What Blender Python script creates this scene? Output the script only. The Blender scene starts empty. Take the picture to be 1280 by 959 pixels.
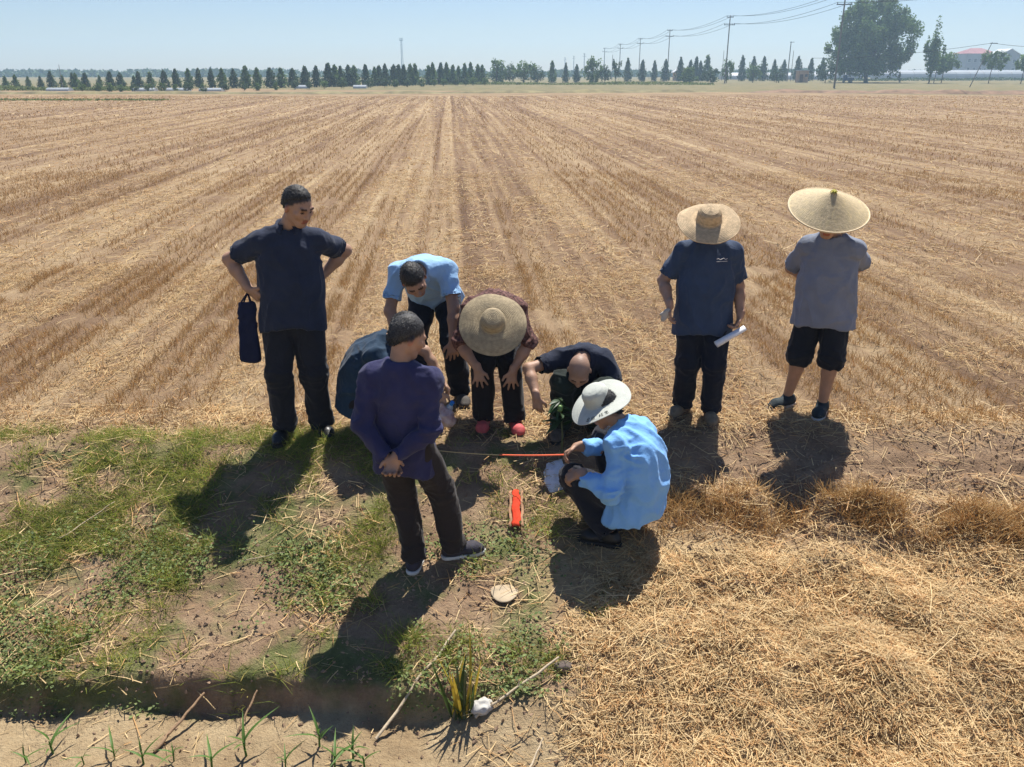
import bpy, math, random
import numpy as np
from mathutils import Vector

# ------------------------------------------------------------------ camera, sky, sun, exposure
sc = bpy.context.scene
COL = sc.collection
CAM_H, PITCH = 2.41, math.radians(20.35)
cam_d = bpy.data.cameras.new('camera')
cam_d.sensor_width = 36.0
cam_d.lens = 36.0 * 1050 / 1280
cam_d.clip_start, cam_d.clip_end = 0.05, 20000
cam = bpy.data.objects.new('camera', cam_d)
COL.objects.link(cam)
cam.location = (0, 0, CAM_H)
cam.rotation_euler = (math.pi / 2 - PITCH, 0, 0)
sc.camera = cam

SUN_EL, SUN_AZ = math.radians(61), math.radians(18.5)      # azimuth clockwise from +Y (away from the camera)
world = bpy.data.worlds.new('World')
sc.world = world
world.use_nodes = True
wn = world.node_tree
bg = wn.nodes['Background']
sky = wn.nodes.new('ShaderNodeTexSky')
sky.sky_type = 'NISHITA'
sky.sun_disc = False
sky.sun_elevation = SUN_EL
sky.sun_rotation = SUN_AZ
sky.altitude = 0
sky.air_density = 1.0
sky.dust_density = .2
sky.ozone_density = 4.0
skm = wn.nodes.new('ShaderNodeMix')          # slightly deeper blue than the model's clean air
skm.data_type = 'RGBA'; skm.blend_type = 'MULTIPLY'
skm.inputs[0].default_value = 1
skm.inputs[7].default_value = (.72, .735, .84, 1)
wn.links.new(sky.outputs[0], skm.inputs[6])
wn.links.new(skm.outputs[2], bg.inputs[0])
bg.inputs[1].default_value = 0.073

sun_d = bpy.data.lights.new('sun', 'SUN')
sun_d.energy = 4.5
sun_d.angle = math.radians(0.5)
sun_d.color = (1.0, 0.955, 0.88)
sun = bpy.data.objects.new('sun', sun_d)
COL.objects.link(sun)
to_sun = Vector((math.sin(SUN_AZ) * math.cos(SUN_EL), math.cos(SUN_AZ) * math.cos(SUN_EL), math.sin(SUN_EL)))
sun.rotation_euler = to_sun.to_track_quat('Z', 'Y').to_euler()
sun.location = (0, 0, 30)

sc.view_settings.view_transform = 'Standard'
sc.view_settings.look = 'None'
sc.view_settings.gamma = 1.0
sc.view_settings.exposure = 0.85
sc.view_settings.use_curve_mapping = False
sc.render.engine = 'CYCLES'
sc.cycles.use_denoising = True
sc.cycles.max_bounces = 6
sc.cycles.diffuse_bounces = 3
sc.cycles.volume_bounces = 1
sc.cycles.transparent_max_bounces = 8

# ------------------------------------------------------------------ numpy helpers
RNG = np.random.default_rng(7)
_perm = np.random.default_rng(11).permutation(256).astype(np.int64)
_perm = np.concatenate([_perm, _perm, _perm])
_grad = np.random.default_rng(12).normal(size=(256, 3))
_grad /= np.linalg.norm(_grad, axis=1)[:, None]


def pnoise(p):
    """gradient noise for an (N,3) array, about -1..1"""
    p = np.asarray(p, float)
    i = np.floor(p).astype(np.int64)
    f = p - i
    u = f * f * f * (f * (f * 6 - 15) + 10)
    i &= 255
    out = 0
    for dx in (0, 1):
        for dy in (0, 1):
            for dz in (0, 1):
                h = _perm[_perm[_perm[(i[:, 0] + dx) & 255] + ((i[:, 1] + dy) & 255)] + ((i[:, 2] + dz) & 255)]
                g = _grad[h]
                v = g[:, 0] * (f[:, 0] - dx) + g[:, 1] * (f[:, 1] - dy) + g[:, 2] * (f[:, 2] - dz)
                w = (u[:, 0] if dx else 1 - u[:, 0]) * (u[:, 1] if dy else 1 - u[:, 1]) * (u[:, 2] if dz else 1 - u[:, 2])
                out = out + v * w
    return out * 1.5


def n2(x, y, s, seed=0.0):
    x = np.asarray(x, float); y = np.asarray(y, float)
    return pnoise(np.stack([x.ravel() * s + seed * 1.7, y.ravel() * s - seed, np.full(x.size, seed * 3.1 + .37)], 1)).reshape(x.shape)


def sstep(a, b, x):
    t = np.clip((x - a) / (b - a), 0, 1)
    return t * t * (3 - 2 * t)


ORD = ['first', 'second', 'third', 'fourth', 'fifth', 'sixth', 'seventh', 'eighth', 'ninth', 'tenth', 'eleventh', 'twelfth', 'thirteenth', 'fourteenth', 'fifteenth', 'sixteenth', 'seventeenth', 'eighteenth', 'nineteenth']
TENS = ['twenty', 'thirty', 'forty', 'fifty']
def ordinal(k):
    """1 -> first ... 59"""
    if k < 20: return ORD[k - 1]
    t, u = TENS[k // 10 - 2], k % 10
    return (t[:-1] + 'ieth') if u == 0 else t + '-' + ORD[u - 1]


def V(*a):
    return np.array(a, float)


def nrm(v):
    v = np.asarray(v, float)
    return v / (np.linalg.norm(v) + 1e-12)


def unit(n):
    d = RNG.normal(size=(n, 3)); return d / np.linalg.norm(d, axis=1)[:, None]


# ------------------------------------------------------------------ object helpers
def mesh_np(name, v, f, mats, smooth=True, cols=None):
    """mesh from numpy arrays; f is (M,3) or (M,4)"""
    v = np.asarray(v, np.float32); f = np.asarray(f, np.int32)
    me = bpy.data.meshes.new(name)
    k = f.shape[1]
    me.vertices.add(len(v)); me.vertices.foreach_set('co', v.ravel())
    me.loops.add(f.size); me.loops.foreach_set('vertex_index', f.ravel())
    me.polygons.add(len(f))
    me.polygons.foreach_set('loop_start', np.arange(0, f.size, k, dtype=np.int32))
    me.polygons.foreach_set('loop_total', np.full(len(f), k, np.int32))
    me.polygons.foreach_set('use_smooth', np.full(len(f), smooth))
    if cols is not None:
        a = me.color_attributes.new('tint', 'FLOAT_COLOR', 'POINT')
        c = np.ones((len(v), 4), np.float32); c[:, :3] = cols
        a.data.foreach_set('color', c.ravel())
    me.update(calc_edges=True)
    for m in (mats if isinstance(mats, (list, tuple)) else [mats]):
        me.materials.append(m)
    return me


def link(name, me, parent=None, loc=None):
    o = bpy.data.objects.new(name, me)
    COL.objects.link(o)
    if parent is not None:
        o.parent = parent
    if loc is not None:
        o.location = loc
    return o


def tag(o, label=None, cat=None, group=None, kind=None):
    if label: o['label'] = label
    if cat: o['category'] = cat
    if group: o['group'] = group
    if kind: o['kind'] = kind
    return o


def empty(name, loc, label, cat, group=None, rz=0.0):
    o = bpy.data.objects.new(name, None)
    o.empty_display_size = 0.1
    COL.objects.link(o)
    o.location = loc
    o.rotation_euler = (0, 0, rz)
    return tag(o, label, cat, group)


class MB:
    """collects polygons (quads stored as triangles) into one mesh"""
    def __init__(s): s.v = []; s.f = []; s.n = 0
    def add(s, v, f):
        v = np.asarray(v, float); f = np.asarray(f, int)
        if f.shape[1] == 4:
            f = np.concatenate([f[:, [0, 1, 2]], f[:, [0, 2, 3]]])
        s.v.append(v); s.f.append(f + s.n); s.n += len(v)
        return s
    def box(s, c, d, rz=0.0, top=1.0):
        x, y, z = d[0] / 2, d[1] / 2, d[2] / 2
        v = np.array([[-x, -y, -z], [x, -y, -z], [x, y, -z], [-x, y, -z], [-x * top, -y * top, z], [x * top, -y * top, z], [x * top, y * top, z], [-x * top, y * top, z]])
        ca, sa = math.cos(rz), math.sin(rz)
        v = np.stack([v[:, 0] * ca - v[:, 1] * sa, v[:, 0] * sa + v[:, 1] * ca, v[:, 2]], 1) + np.asarray(c, float)
        return s.add(v, [[0, 3, 2, 1], [4, 5, 6, 7], [0, 1, 5, 4], [1, 2, 6, 5], [2, 3, 7, 6], [3, 0, 4, 7]])
    def tube(s, pts, rad, n=8, caps=True):
        pts = np.asarray(pts, float); m = len(pts)
        rad = np.broadcast_to(np.asarray(rad, float), (m,))
        vs = []
        ref = V(0.31, 0.17, 0.93)
        for i in range(m):
            t = nrm(pts[min(i + 1, m - 1)] - pts[max(i - 1, 0)])
            a = nrm(np.cross(t, ref) if abs(t @ nrm(ref)) < .97 else np.cross(t, V(1, 0, 0)))
            b = np.cross(t, a)
            th = np.arange(n) * 2 * math.pi / n
            vs.append(pts[i] + rad[i] * (np.cos(th)[:, None] * a + np.sin(th)[:, None] * b))
        f = []
        for i in range(m - 1):
            for j in range(n):
                k = (j + 1) % n
                f.append([i * n + j, i * n + k, (i + 1) * n + k, (i + 1) * n + j])
        vs = np.concatenate(vs)
        s.add(vs, f)
        if caps:
            s.add(vs[:n], [[0, j + 1, j] for j in range(1, n - 1)])
            s.add(vs[-n:], [[0, j, j + 1] for j in range(1, n - 1)])
        return s
    def mesh(s, name, mat, smooth=False):
        return mesh_np(name, np.concatenate(s.v), np.concatenate(s.f), mat, smooth)
    def obj(s, name, mat, parent=None, smooth=False, loc=None):
        return link(name, s.mesh(name, mat, smooth), parent, loc)


# ------------------------------------------------------------------ materials
def new_mat(name):
    m = bpy.data.materials.new(name)
    m.use_nodes = True
    return m, m.node_tree.nodes, m.node_tree.links, m.node_tree.nodes['Principled BSDF']


def mat(name, col, rough=.8, vary=.15, scale=8.0, bump=0.0, bscale=60.0, tint=False, trans=0.0, spec=.35, sheen=0.0, stretch=None, bdist=.01, col2=None):
    """principled colour broken up by noise, optional bump, per-vertex tint and leaf translucency"""
    m, N, L, b = new_mat(name)
    b.inputs['Roughness'].default_value = rough
    b.inputs['Specular IOR Level'].default_value = spec
    if sheen:
        b.inputs['Sheen Weight'].default_value = sheen
        b.inputs['Sheen Roughness'].default_value = .5
    tc = N.new('ShaderNodeTexCoord')
    mp = N.new('ShaderNodeMapping')
    L.new(tc.outputs['Object'], mp.inputs[0])
    if stretch: mp.inputs['Scale'].default_value = stretch
    nz = N.new('ShaderNodeTexNoise')
    nz.inputs['Scale'].default_value = scale
    nz.inputs['Detail'].default_value = 5
    L.new(mp.outputs[0], nz.inputs['Vector'])
    r = N.new('ShaderNodeValToRGB')
    c = np.array(col)
    lo = c * (1 - vary); hi = np.clip(c * (1 + vary), 0, 1) if col2 is None else np.array(col2)
    r.color_ramp.elements[0].position = .33; r.color_ramp.elements[1].position = .67
    r.color_ramp.elements[0].color = (*lo, 1); r.color_ramp.elements[1].color = (*hi, 1)
    L.new(nz.outputs['Fac'], r.inputs[0])
    out = r.outputs[0]
    if tint:
        at = N.new('ShaderNodeAttribute'); at.attribute_name = 'tint'
        mx = N.new('ShaderNodeMix'); mx.data_type = 'RGBA'; mx.blend_type = 'MULTIPLY'
        mx.inputs[0].default_value = 1
        L.new(out, mx.inputs[6]); L.new(at.outputs['Color'], mx.inputs[7])
        out = mx.outputs[2]
    L.new(out, b.inputs['Base Color'])
    if bump:
        n3 = N.new('ShaderNodeTexNoise'); n3.inputs['Scale'].default_value = bscale; n3.inputs['Detail'].default_value = 4
        L.new(mp.outputs[0], n3.inputs['Vector'])
        bp = N.new('ShaderNodeBump'); bp.inputs['Strength'].default_value = bump; bp.inputs['Distance'].default_value = bdist
        L.new(n3.outputs['Fac'], bp.inputs['Height']); L.new(bp.outputs[0], b.inputs['Normal'])
    if trans:
        t = N.new('ShaderNodeBsdfTranslucent'); ms = N.new('ShaderNodeMixShader')
        ms.inputs[0].default_value = trans
        L.new(out, t.inputs[0]); L.new(b.outputs[0], ms.inputs[1]); L.new(t.outputs[0], ms.inputs[2])
        L.new(ms.outputs[0], N['Material Output'].inputs[0])
    return m


# ------------------------------------------------------------------ terrain shape (world x, y -> z)
ROW = .071          # the drill rows run this far to the left for every metre away from the camera


def terrain(x, y, rough=True):
    x = np.asarray(x, float); y = np.asarray(y, float)
    edge = 5.30 + .06 * n2(x, y * 0, .9, 1) + .33 * sstep(.9, 1.7, x)
    d = np.maximum(edge - y, 0)
    k = sstep(0, .25, d)
    z = -.33 * np.minimum(d, 1.2) * (.5 + .5 * k) - .22 * np.clip(d - 1.2, 0, .62)
    # the field ditch: a cut bank on the left, fading out under the straw on the right
    left = 1 - sstep(-.45, .05, x)
    lip = 3.50 + .07 * n2(x, y * 0, 1.3, 3) + .035 * n2(x, y * 0, 5.5, 18) + .02 * n2(x, y, 11, 4)
    z = z - left * (.165 + .04 * n2(x, y * 0, 2.3, 19)) * (1 - sstep(lip - .045, lip + .025, y))
    z = z - (1 - left) * .16 * (1 - sstep(3.0, 3.6, y))
    if rough:
        near = 1 - sstep(14, 30, y)
        soil = sstep(5.9, 5.2, y) if False else 1 - sstep(5.3, 6.0, y)
        z = z + near * (.018 * n2(x, y, 2.1, 5) + .010 * n2(x, y, 7, 6))
        z = z + soil * (.016 * np.abs(n2(x, y, 13, 7)) + .008 * n2(x, y, 31, 8)) + near * (1 - soil) * .008 * n2(x, y, 24, 9)
        # straw heap on the right
        h = sstep(.35, .9, x + .25 * n2(x, y, 1.5, 21)) * (1 - sstep(4.25, 4.75, y + .25 * n2(x, y, 1.3, 10))) * sstep(2.2, 3.2, y)
        z = z + h * (.075 + .075 * n2(x, y, 2.7, 11) + .03 * n2(x, y, 6.5, 12))
        # broken lumps of turf and stubble along the right-hand bank
        l = sstep(.9, 1.4, x) * np.exp(-((y - 4.72 + .12 * n2(x, y * 0, 1.1, 13)) / .16) ** 2)
        z = z + l * .11 * (.8 + 1.3 * n2(x, y, 5.5, 14))
        l = sstep(1.5, 1.9, x) * np.exp(-((y - 5.15 + .1 * n2(x, y * 0, 1.4, 15)) / .12) ** 2)
        z = z + l * .06 * np.maximum(0, .4 + 1.9 * n2(x, y, 5.5, 16))
        # drill rows of the stubble field
        u = x + ROW * y
        z = z + sstep(5.6, 6.6, y) * (1 - sstep(30, 60, y)) * .012 * np.cos(u * 2 * math.pi / .22)
    far = sstep(60, 100, y)
    z = z + far * .1 * n2(x, y, .02, 17)
    return z


def tz(x, y, rough=True):
    return float(terrain(np.array([x]), np.array([y]), rough)[0])


# ------------------------------------------------------------------ ground materials
def ground_material():
    """soil, straw litter and worn turf, by position in the field (object space = world metres)"""
    m, N, L, b = new_mat('field_ground')
    b.inputs['Roughness'].default_value = .95
    b.inputs['Specular IOR Level'].default_value = .1
    tc = N.new('ShaderNodeTexCoord')
    sep = N.new('ShaderNodeSeparateXYZ'); L.new(tc.outputs['Object'], sep.inputs[0])

    def math_(op, a, bb=None, c=None, clamp=False):
        n = N.new('ShaderNodeMath'); n.operation = op; n.use_clamp = clamp
        for i, x in enumerate((a, bb, c)):
            if x is None: continue
            if isinstance(x, (int, float)): n.inputs[i].default_value = x
            else: L.new(x, n.inputs[i])
        return n.outputs[0]

    def noise(scale, detail=5, vec=None, rough=.55, dist=0.0):
        n = N.new('ShaderNodeTexNoise'); n.inputs['Scale'].default_value = scale; n.inputs['Detail'].default_value = detail
        n.inputs['Roughness'].default_value = rough; n.inputs['Distortion'].default_value = dist
        L.new(tc.outputs['Object'] if vec is None else vec, n.inputs['Vector'])
        return n.outputs['Fac']

    def ramp(fac, stops):
        r = N.new('ShaderNodeValToRGB'); e = r.color_ramp.elements
        e[0].position, e[0].color = stops[0][0], (*stops[0][1], 1)
        e[1].position, e[1].color = stops[1][0], (*stops[1][1], 1)
        for p, c in stops[2:]:
            k = e.new(p); k.color = (*c, 1)
        L.new(fac, r.inputs[0]); return r.outputs[0]

    def mix(f, a, bb):
        n = N.new('ShaderNodeMix'); n.data_type = 'RGBA'
        L.new(f, n.inputs[0]) if not isinstance(f, (int, float)) else setattr(n.inputs[0], 'default_value', f)
        for i, x in ((6, a), (7, bb)):
            if isinstance(x, tuple): n.inputs[i].default_value = (*x, 1)
            else: L.new(x, n.inputs[i])
        return n.outputs[2]

    def band(v, a, bb):
        n = N.new('ShaderNodeMapRange'); n.interpolation_type = 'SMOOTHSTEP'
        L.new(v, n.inputs[0]); n.inputs[1].default_value = a; n.inputs[2].default_value = bb
        return n.outputs[0]

    x, y = sep.outputs[0], sep.outputs[1]
    u = math_('MULTIPLY_ADD', y, ROW, x)                       # across the drill rows
    cu = N.new('ShaderNodeCombineXYZ'); L.new(u, cu.inputs[0]); L.new(math_('MULTIPLY', y, .018), cu.inputs[1])
    rowv = cu.outputs[0]
    # stubble field: litter bands left by the combine, with rows of stalks between
    wide = noise(.42, 2, rowv); mid = noise(1.45, 3, rowv); fine = noise(4.6, 2, rowv)
    litter = noise(9, 6, None, .7); patch = noise(.55, 4); speck = noise(60, 3, None, .7)
    f = math_('ADD', math_('MULTIPLY', wide, .45), math_('ADD', math_('MULTIPLY', mid, 1.05), math_('MULTIPLY', fine, .8)))
    f = math_('ADD', f, math_('ADD', math_('MULTIPLY', litter, .35), math_('MULTIPLY', patch, .35)))
    f = math_('ADD', f, math_('MULTIPLY', speck, .35))
    track = math_('SUBTRACT', 1, band(math_('ABSOLUTE', math_('SUBTRACT', u, -.10)), .12, .28))
    dark = math_('SUBTRACT', 1, band(math_('ABSOLUTE', math_('SUBTRACT', math_('ABSOLUTE', math_('SUBTRACT', u, -.11)), .36)), .06, .15))
    f = math_('ADD', f, math_('SUBTRACT', math_('MULTIPLY', track, .20), math_('MULTIPLY', dark, .12)))
    f = math_('MULTIPLY_ADD', f, .299, 0.0)
    stub = ramp(f, [(.39, (.125, .076, .048)), (.47, (.215, .140, .084)), (.54, (.31, .218, .128)), (.64, (.45, .345, .208))])
    # bare soil of the bank
    s = math_('ADD', math_('MULTIPLY', noise(3.5, 6, None, .65), .7), math_('MULTIPLY', noise(38, 4, None, .7), .3))
    soil = ramp(s, [(.32, (.165, .105, .066)), (.5, (.27, .18, .112)), (.68, (.40, .285, .175))])
    # pale dry dust of the track and the maize strip
    dust = ramp(s, [(.32, (.24, .165, .092)), (.5, (.34, .25, .145)), (.68, (.45, .345, .205))])
    turf = ramp(s, [(.32, (.085, .100, .034)), (.5, (.15, .155, .060)), (.68, (.28, .23, .12))])
    onbank = math_('SUBTRACT', 1, band(math_('SUBTRACT', math_('ADD', y, math_('MULTIPLY', noise(2.2), .5)), math_('MULTIPLY', band(x, .9, 1.7), .22)), 5.45, 5.75))
    col = mix(onbank, stub, soil)
    leftm = math_('SUBTRACT', 1, band(math_('ADD', x, math_('MULTIPLY', math_('SUBTRACT', noise(1.6), .5), 1.2)), .1, .6))
    tm = math_('MULTIPLY', math_('MULTIPLY', onbank, leftm), band(noise(2.4, 4), .46, .62))
    col = mix(tm, col, turf)
    straw = math_('MULTIPLY', math_('MULTIPLY', onbank, math_('SUBTRACT', 1, leftm)), math_('SUBTRACT', 1, band(math_('ADD', y, math_('MULTIPLY', noise(2), .4)), 4.50, 4.85)))
    col = mix(math_('MULTIPLY', straw, .85), col, ramp(litter, [(.3, (.27, .175, .09)), (.5, (.43, .31, .165)), (.7, (.56, .42, .24))]))
    strip = math_('SUBTRACT', 1, band(math_('ADD', y, math_('MULTIPLY', noise(4), .1)), 3.46, 3.54))
    col = mix(math_('MULTIPLY', strip, leftm), col, dust)
    # far fields: paler strip, green crop and darker fallow beyond the bank
    far = math_('ADD', y, math_('MULTIPLY', math_('SUBTRACT', noise(.03, 2), .5), 24))
    col = mix(band(far, 92, 96), col, ramp(noise(.25, 4), [(.35, (.21, .14, .08)), (.65, (.32, .23, .13))]))
    fx = math_('MULTIPLY_ADD', x, .35, far)
    col = mix(math_('MULTIPLY', band(fx, 118, 122), .8), col, ramp(noise(.4, 4), [(.35, (.11, .12, .05)), (.65, (.22, .18, .095))]))
    col = mix(band(far, 420, 520), col, ramp(noise(.05, 4), [(.35, (.10, .12, .05)), (.65, (.20, .18, .09))]))
    L.new(col, b.inputs['Base Color'])
    h = math_('ADD', math_('MULTIPLY', litter, .5), math_('ADD', math_('MULTIPLY', speck, .5), math_('MULTIPLY', noise(190, 3, None, .7), .22)))
    bp = N.new('ShaderNodeBump'); bp.inputs['Strength'].default_value = .9; bp.inputs['Distance'].default_value = .035
    L.new(h, bp.inputs['Height']); L.new(bp.outputs[0], b.inputs['Normal'])
    return m


def grow(a, b, step, ratio, cap=1e9):
    out = [a]
    while out[-1] < b:
        step = min(step * ratio, cap); out.append(out[-1] + step)
    return np.array(out)


ys = np.concatenate([-grow(0, 60, .3, 1.5)[::-1] + 1.0, np.arange(1.4, 7.6, .022), grow(7.62, 4000, .026, 1.035)])
xp = np.concatenate([np.arange(0, 4.4, .024), grow(4.42, 4000, .03, 1.09)])
xs = np.concatenate([-xp[:0:-1], xp])
X, Y = np.meshgrid(xs, ys, indexing='ij')
Z = terrain(X, Y)
v = np.stack([X, Y, Z], -1).reshape(-1, 3)
a_, b_ = len(xs), len(ys)
i = np.arange(a_ - 1)[:, None] * b_; j = np.arange(b_ - 1)[None]
f = np.stack([i + j, i + b_ + j, i + b_ + 1 + j, i + 1 + j], -1).reshape(-1, 4)
tag(link('ground', mesh_np('ground', v, f, ground_material())), kind='structure')

# low earth banks across the far side of the field
def bank(name, p0, p1, h, w, m, seed):
    n = 160
    t = np.linspace(0, 1, n)
    cx = p0[0] + (p1[0] - p0[0]) * t; cy = p0[1] + (p1[1] - p0[1]) * t + 1.2 * n2(t * 9, t * 0, 1.0, seed)
    prof = np.array([(-1, 0), (-.6, .55), (-.25, .95), (.2, 1), (.6, .5), (1, 0)])
    vs = []
    for k, (o, z) in enumerate(prof):
        hh = sstep(0, .06, t) * (1 - sstep(.94, 1, t)) * h * z * (.7 + .5 * n2(t * 40, t * 0 + k * .3, 1.0, seed + 1))
        vs.append(np.stack([cx, cy + o * w, terrain(cx, cy + o * w) - .02 + hh], 1))
    vv = np.stack(vs, 1).reshape(-1, 3); k = len(prof)
    ii = np.arange(n - 1)[:, None] * k; jj = np.arange(k - 1)[None]
    ff = np.stack([ii + jj, ii + k + jj, ii + k + 1 + jj, ii + 1 + jj], -1).reshape(-1, 4)
    return tag(link(name, mesh_np(name, vv, ff, m)), kind='structure')
BANKM = mat('bank_earth', (.20, .125, .075), .95, .35, .8, .5, 3)
BANKG = mat('bank_dry_grass', (.19, .16, .075), .95, .35, .6, .5, 3)
bank('field_bank', (-110, 97), (28, 112), .42, 1.3, BANKG, 31)
bank('field_bank', (28, 110), (130, 84), .55, 2.2, BANKM, 33)


# ------------------------------------------------------------------ far side of the field: trees, poles, tunnels, buildings
TREE_D = mat('tree_leaf_dark', (.066, .118, .048), .6, .3, .6, tint=True, spec=.25, trans=.25)
TREE_L = mat('tree_leaf_light', (.11, .185, .055), .6, .3, .6, tint=True, spec=.25, trans=.3)
BARK = mat('bark', (.11, .085, .065), .9, .3, 2, .4, 8)
WOODP = mat('concrete_pole', (.20, .19, .175), .85, .15, .5)
DARKM = mat('dark_metal', (.05, .05, .055), .6, .15, 2)


def leaf_quads(C, size, up=.3):
    """leaf-clump quads of random facing at points C with per-quad tint"""
    n = len(C)
    nn = unit(n) + np.array([0, 0, up]); nn /= np.linalg.norm(nn, axis=1)[:, None]
    a = np.cross(nn, unit(n)); a /= np.linalg.norm(a, axis=1)[:, None] + 1e-9
    b = np.cross(nn, a)
    s_ = (size * (.5 + RNG.random(n)))[:, None]
    v = np.stack([C - a * s_ * .5, C + b * s_ * .33, C + a * s_ * .5 - nn * s_ * .12, C - b * s_ * .33], 1).reshape(-1, 3)
    t = .7 + .7 * RNG.random((n, 1)); c = np.concatenate([t * 1.05, t, t * .9], 1)
    return v, np.arange(4 * n).reshape(-1, 4), np.repeat(c, 4, 0)


def crown_points(n, shape, clumps, seed, spread):
    """clump centres inside a unit crown (radius 1, z 0..1), each filled with points"""
    rg = np.random.default_rng(seed); cs = []
    if shape is cone:                       # pointed crowns: clumps wound up the axis so that the tip is never cut off
        for i in range(clumps):
            z = ((i + .5) / clumps) ** 1.15; a = i * 2.4 + rg.random(); r = shape(z) * (.25 + .6 * rg.random())
            cs.append(np.array([r * math.cos(a), r * math.sin(a), z * .95]))
    while len(cs) < clumps:
        p = np.array([rg.uniform(-1, 1), rg.uniform(-1, 1), rg.uniform(0, 1)])
        r = shape(p[2]) * (.85 + .3 * rg.random())
        d = math.hypot(p[0], p[1])
        if d < r and d > r * .25 * rg.random(): cs.append(p)
    cs = np.array(cs)
    k = rg.integers(0, clumps, n)
    q = rg.normal(size=(n, 3)); q /= np.linalg.norm(q, axis=1)[:, None]
    q *= (rg.random(n) ** .5)[:, None] * spread * (.6 + .8 * rg.random(clumps))[k][:, None]
    if shape is cone: q *= np.array([.25 + 1.3 * cone(z) for z in cs[:, 2]])[k][:, None]
    return cs[k] + q * np.array([1, 1, .75]), cs


cone = lambda z: .07 + .90 * (1 - z) ** .95 * min(1, .45 + 5 * z)
ball = lambda z: math.sqrt(max(0, 1 - (2 * z - 1) ** 2)) * .98 + .04
slim = lambda z: .35 + .55 * math.sin(min(z * 1.25, 1) * math.pi) ** .8


def tree_meshes(tag_, shape, n, clumps, seed, spread, w, h, trunk_h, m, leaf, trunk_r):
    """crown of width w filling trunk_h..h, and a tapered trunk with limbs"""
    P, cs = crown_points(n, shape, clumps, seed, spread)
    hh = h - trunk_h
    C = P * np.array([w / 2, w / 2, hh]) + np.array([0, 0, trunk_h])
    cm = mesh_np('crown', *leaf_quads(C, leaf)[:2], m, False, leaf_quads(C, leaf)[2]) if False else None
    v, f, c = leaf_quads(C, leaf)
    cm = mesh_np('crown', v, f, m, False, c)
    tb = MB()
    rg = random.Random(seed)
    tb.tube([V(0, 0, -.1), V(.02 * h * rg.uniform(-1, 1), .02 * h * rg.uniform(-1, 1), trunk_h * .9), V(.02 * h * rg.uniform(-1, 1), 0, trunk_h + hh * .45), V(0, 0, trunk_h + hh * .8)], [trunk_r, trunk_r * .75, trunk_r * .45, trunk_r * .12], 7)
    for k in range(min(7, clumps)):
        e = cs[k] * np.array([w / 2, w / 2, hh]) * .9 + np.array([0, 0, trunk_h])
        z0 = trunk_h + hh * .4 * rg.random()
        z0 = min(z0, max(e[2] - .1 * h, trunk_h * .8))
        tb.tube([V(0, 0, z0), (V(0, 0, z0) + e) * .5 + V(0, 0, .03 * h), e], [trunk_r * .45, trunk_r * .3, trunk_r * .1], 5)
    return cm, tb.mesh('trunk', BARK, True)


def plant_tree(name, label, cat_n, ms, loc, sxy, sz, rz, group=None):
    o = empty(name, (loc[0], loc[1], tz(loc[0], loc[1])), label, cat_n, group, rz)
    o.scale = (sxy, sxy, sz)
    link('trunk', ms[1], o); link('crown', ms[0], o)
    return o


rb = random.Random(42)
cones = [tree_meshes('cone', cone, 1100, 46, 100 + k, .24, 1.0, 1.0, .08, TREE_D if k % 3 else TREE_L, .095, .022) for k in range(5)]
balls = [tree_meshes('ball', ball, 1000, 36, 200 + k, .28, 1.0, 1.0, .12, TREE_D if k % 2 else TREE_L, .10, .030) for k in range(4)]

CONES = [(-79.5, 140, 1.6), (-77.9, 140, 1.9), (-75.9, 140, 1.7), (-74.0, 140, 1.7), (-72.3, 140, 2.3), (-70.5, 140, 1.8), (-69.4, 141, 2.1), (-68.4, 140, 2.1), (-66.9, 140, 2.1), (-64.7, 140, 1.7), (-63.0, 140, 2.2), (-61.4, 140, 2.3), (-59.7, 141, 1.6), (-58.5, 140, 2.2), (-56.7, 140, 2.3), (-54.5, 140, 2.4), (-52.7, 140, 2.5), (-50.7, 140, 2.6), (-49.1, 140, 2.8), (-47.1, 140, 2.6), (-45.4, 140, 2.6), (-43.6, 140, 2.6), (-41.7, 140, 2.9), (-39.9, 140, 3.0), (-38.4, 142, 3.0), (-37.2, 144, 3.0), (-35.8, 146, 2.9), (-34.2, 148, 3.0), (-32.8, 150, 3.2), (-31.2, 152, 3.3), (-30.3, 153, 3.3), (-29.5, 154, 3.1), (-28.5, 156, 3.5), (-27.7, 157, 3.2), (-26.0, 159, 3.2), (-24.7, 161, 3.0), (-24.1, 162, 3.5), (-23.1, 163, 3.6), (-21.8, 165, 3.4), (-21.0, 166, 3.3), (-20.2, 167, 3.5), (-19.2, 169, 3.8), (-18.4, 170, 3.8), (-16.1, 173, 3.6), (-15.4, 174, 4.0), (-14.0, 176, 3.6), (-13.0, 178, 3.9), (-11.8, 179, 3.5), (-10.8, 181, 3.5), (-9.6, 182, 3.6), (-8.5, 184, 4.0), (-7.1, 186, 3.4), (-6.2, 187, 3.5)]
for k, (x, y, h) in enumerate(CONES):
    h = h * (.97 + .16 * rb.random()) + .1
    plant_tree('conifer_tree', ordinal(k + 1) + ' small conical tree from the left in the far left-hand row', 'tree', cones[rb.randrange(5)], (x, y), (.80 + .25 * rb.random()) * min(h, 3.3), h, rb.uniform(0, 6), 'conical trees of the left-hand row')
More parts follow.
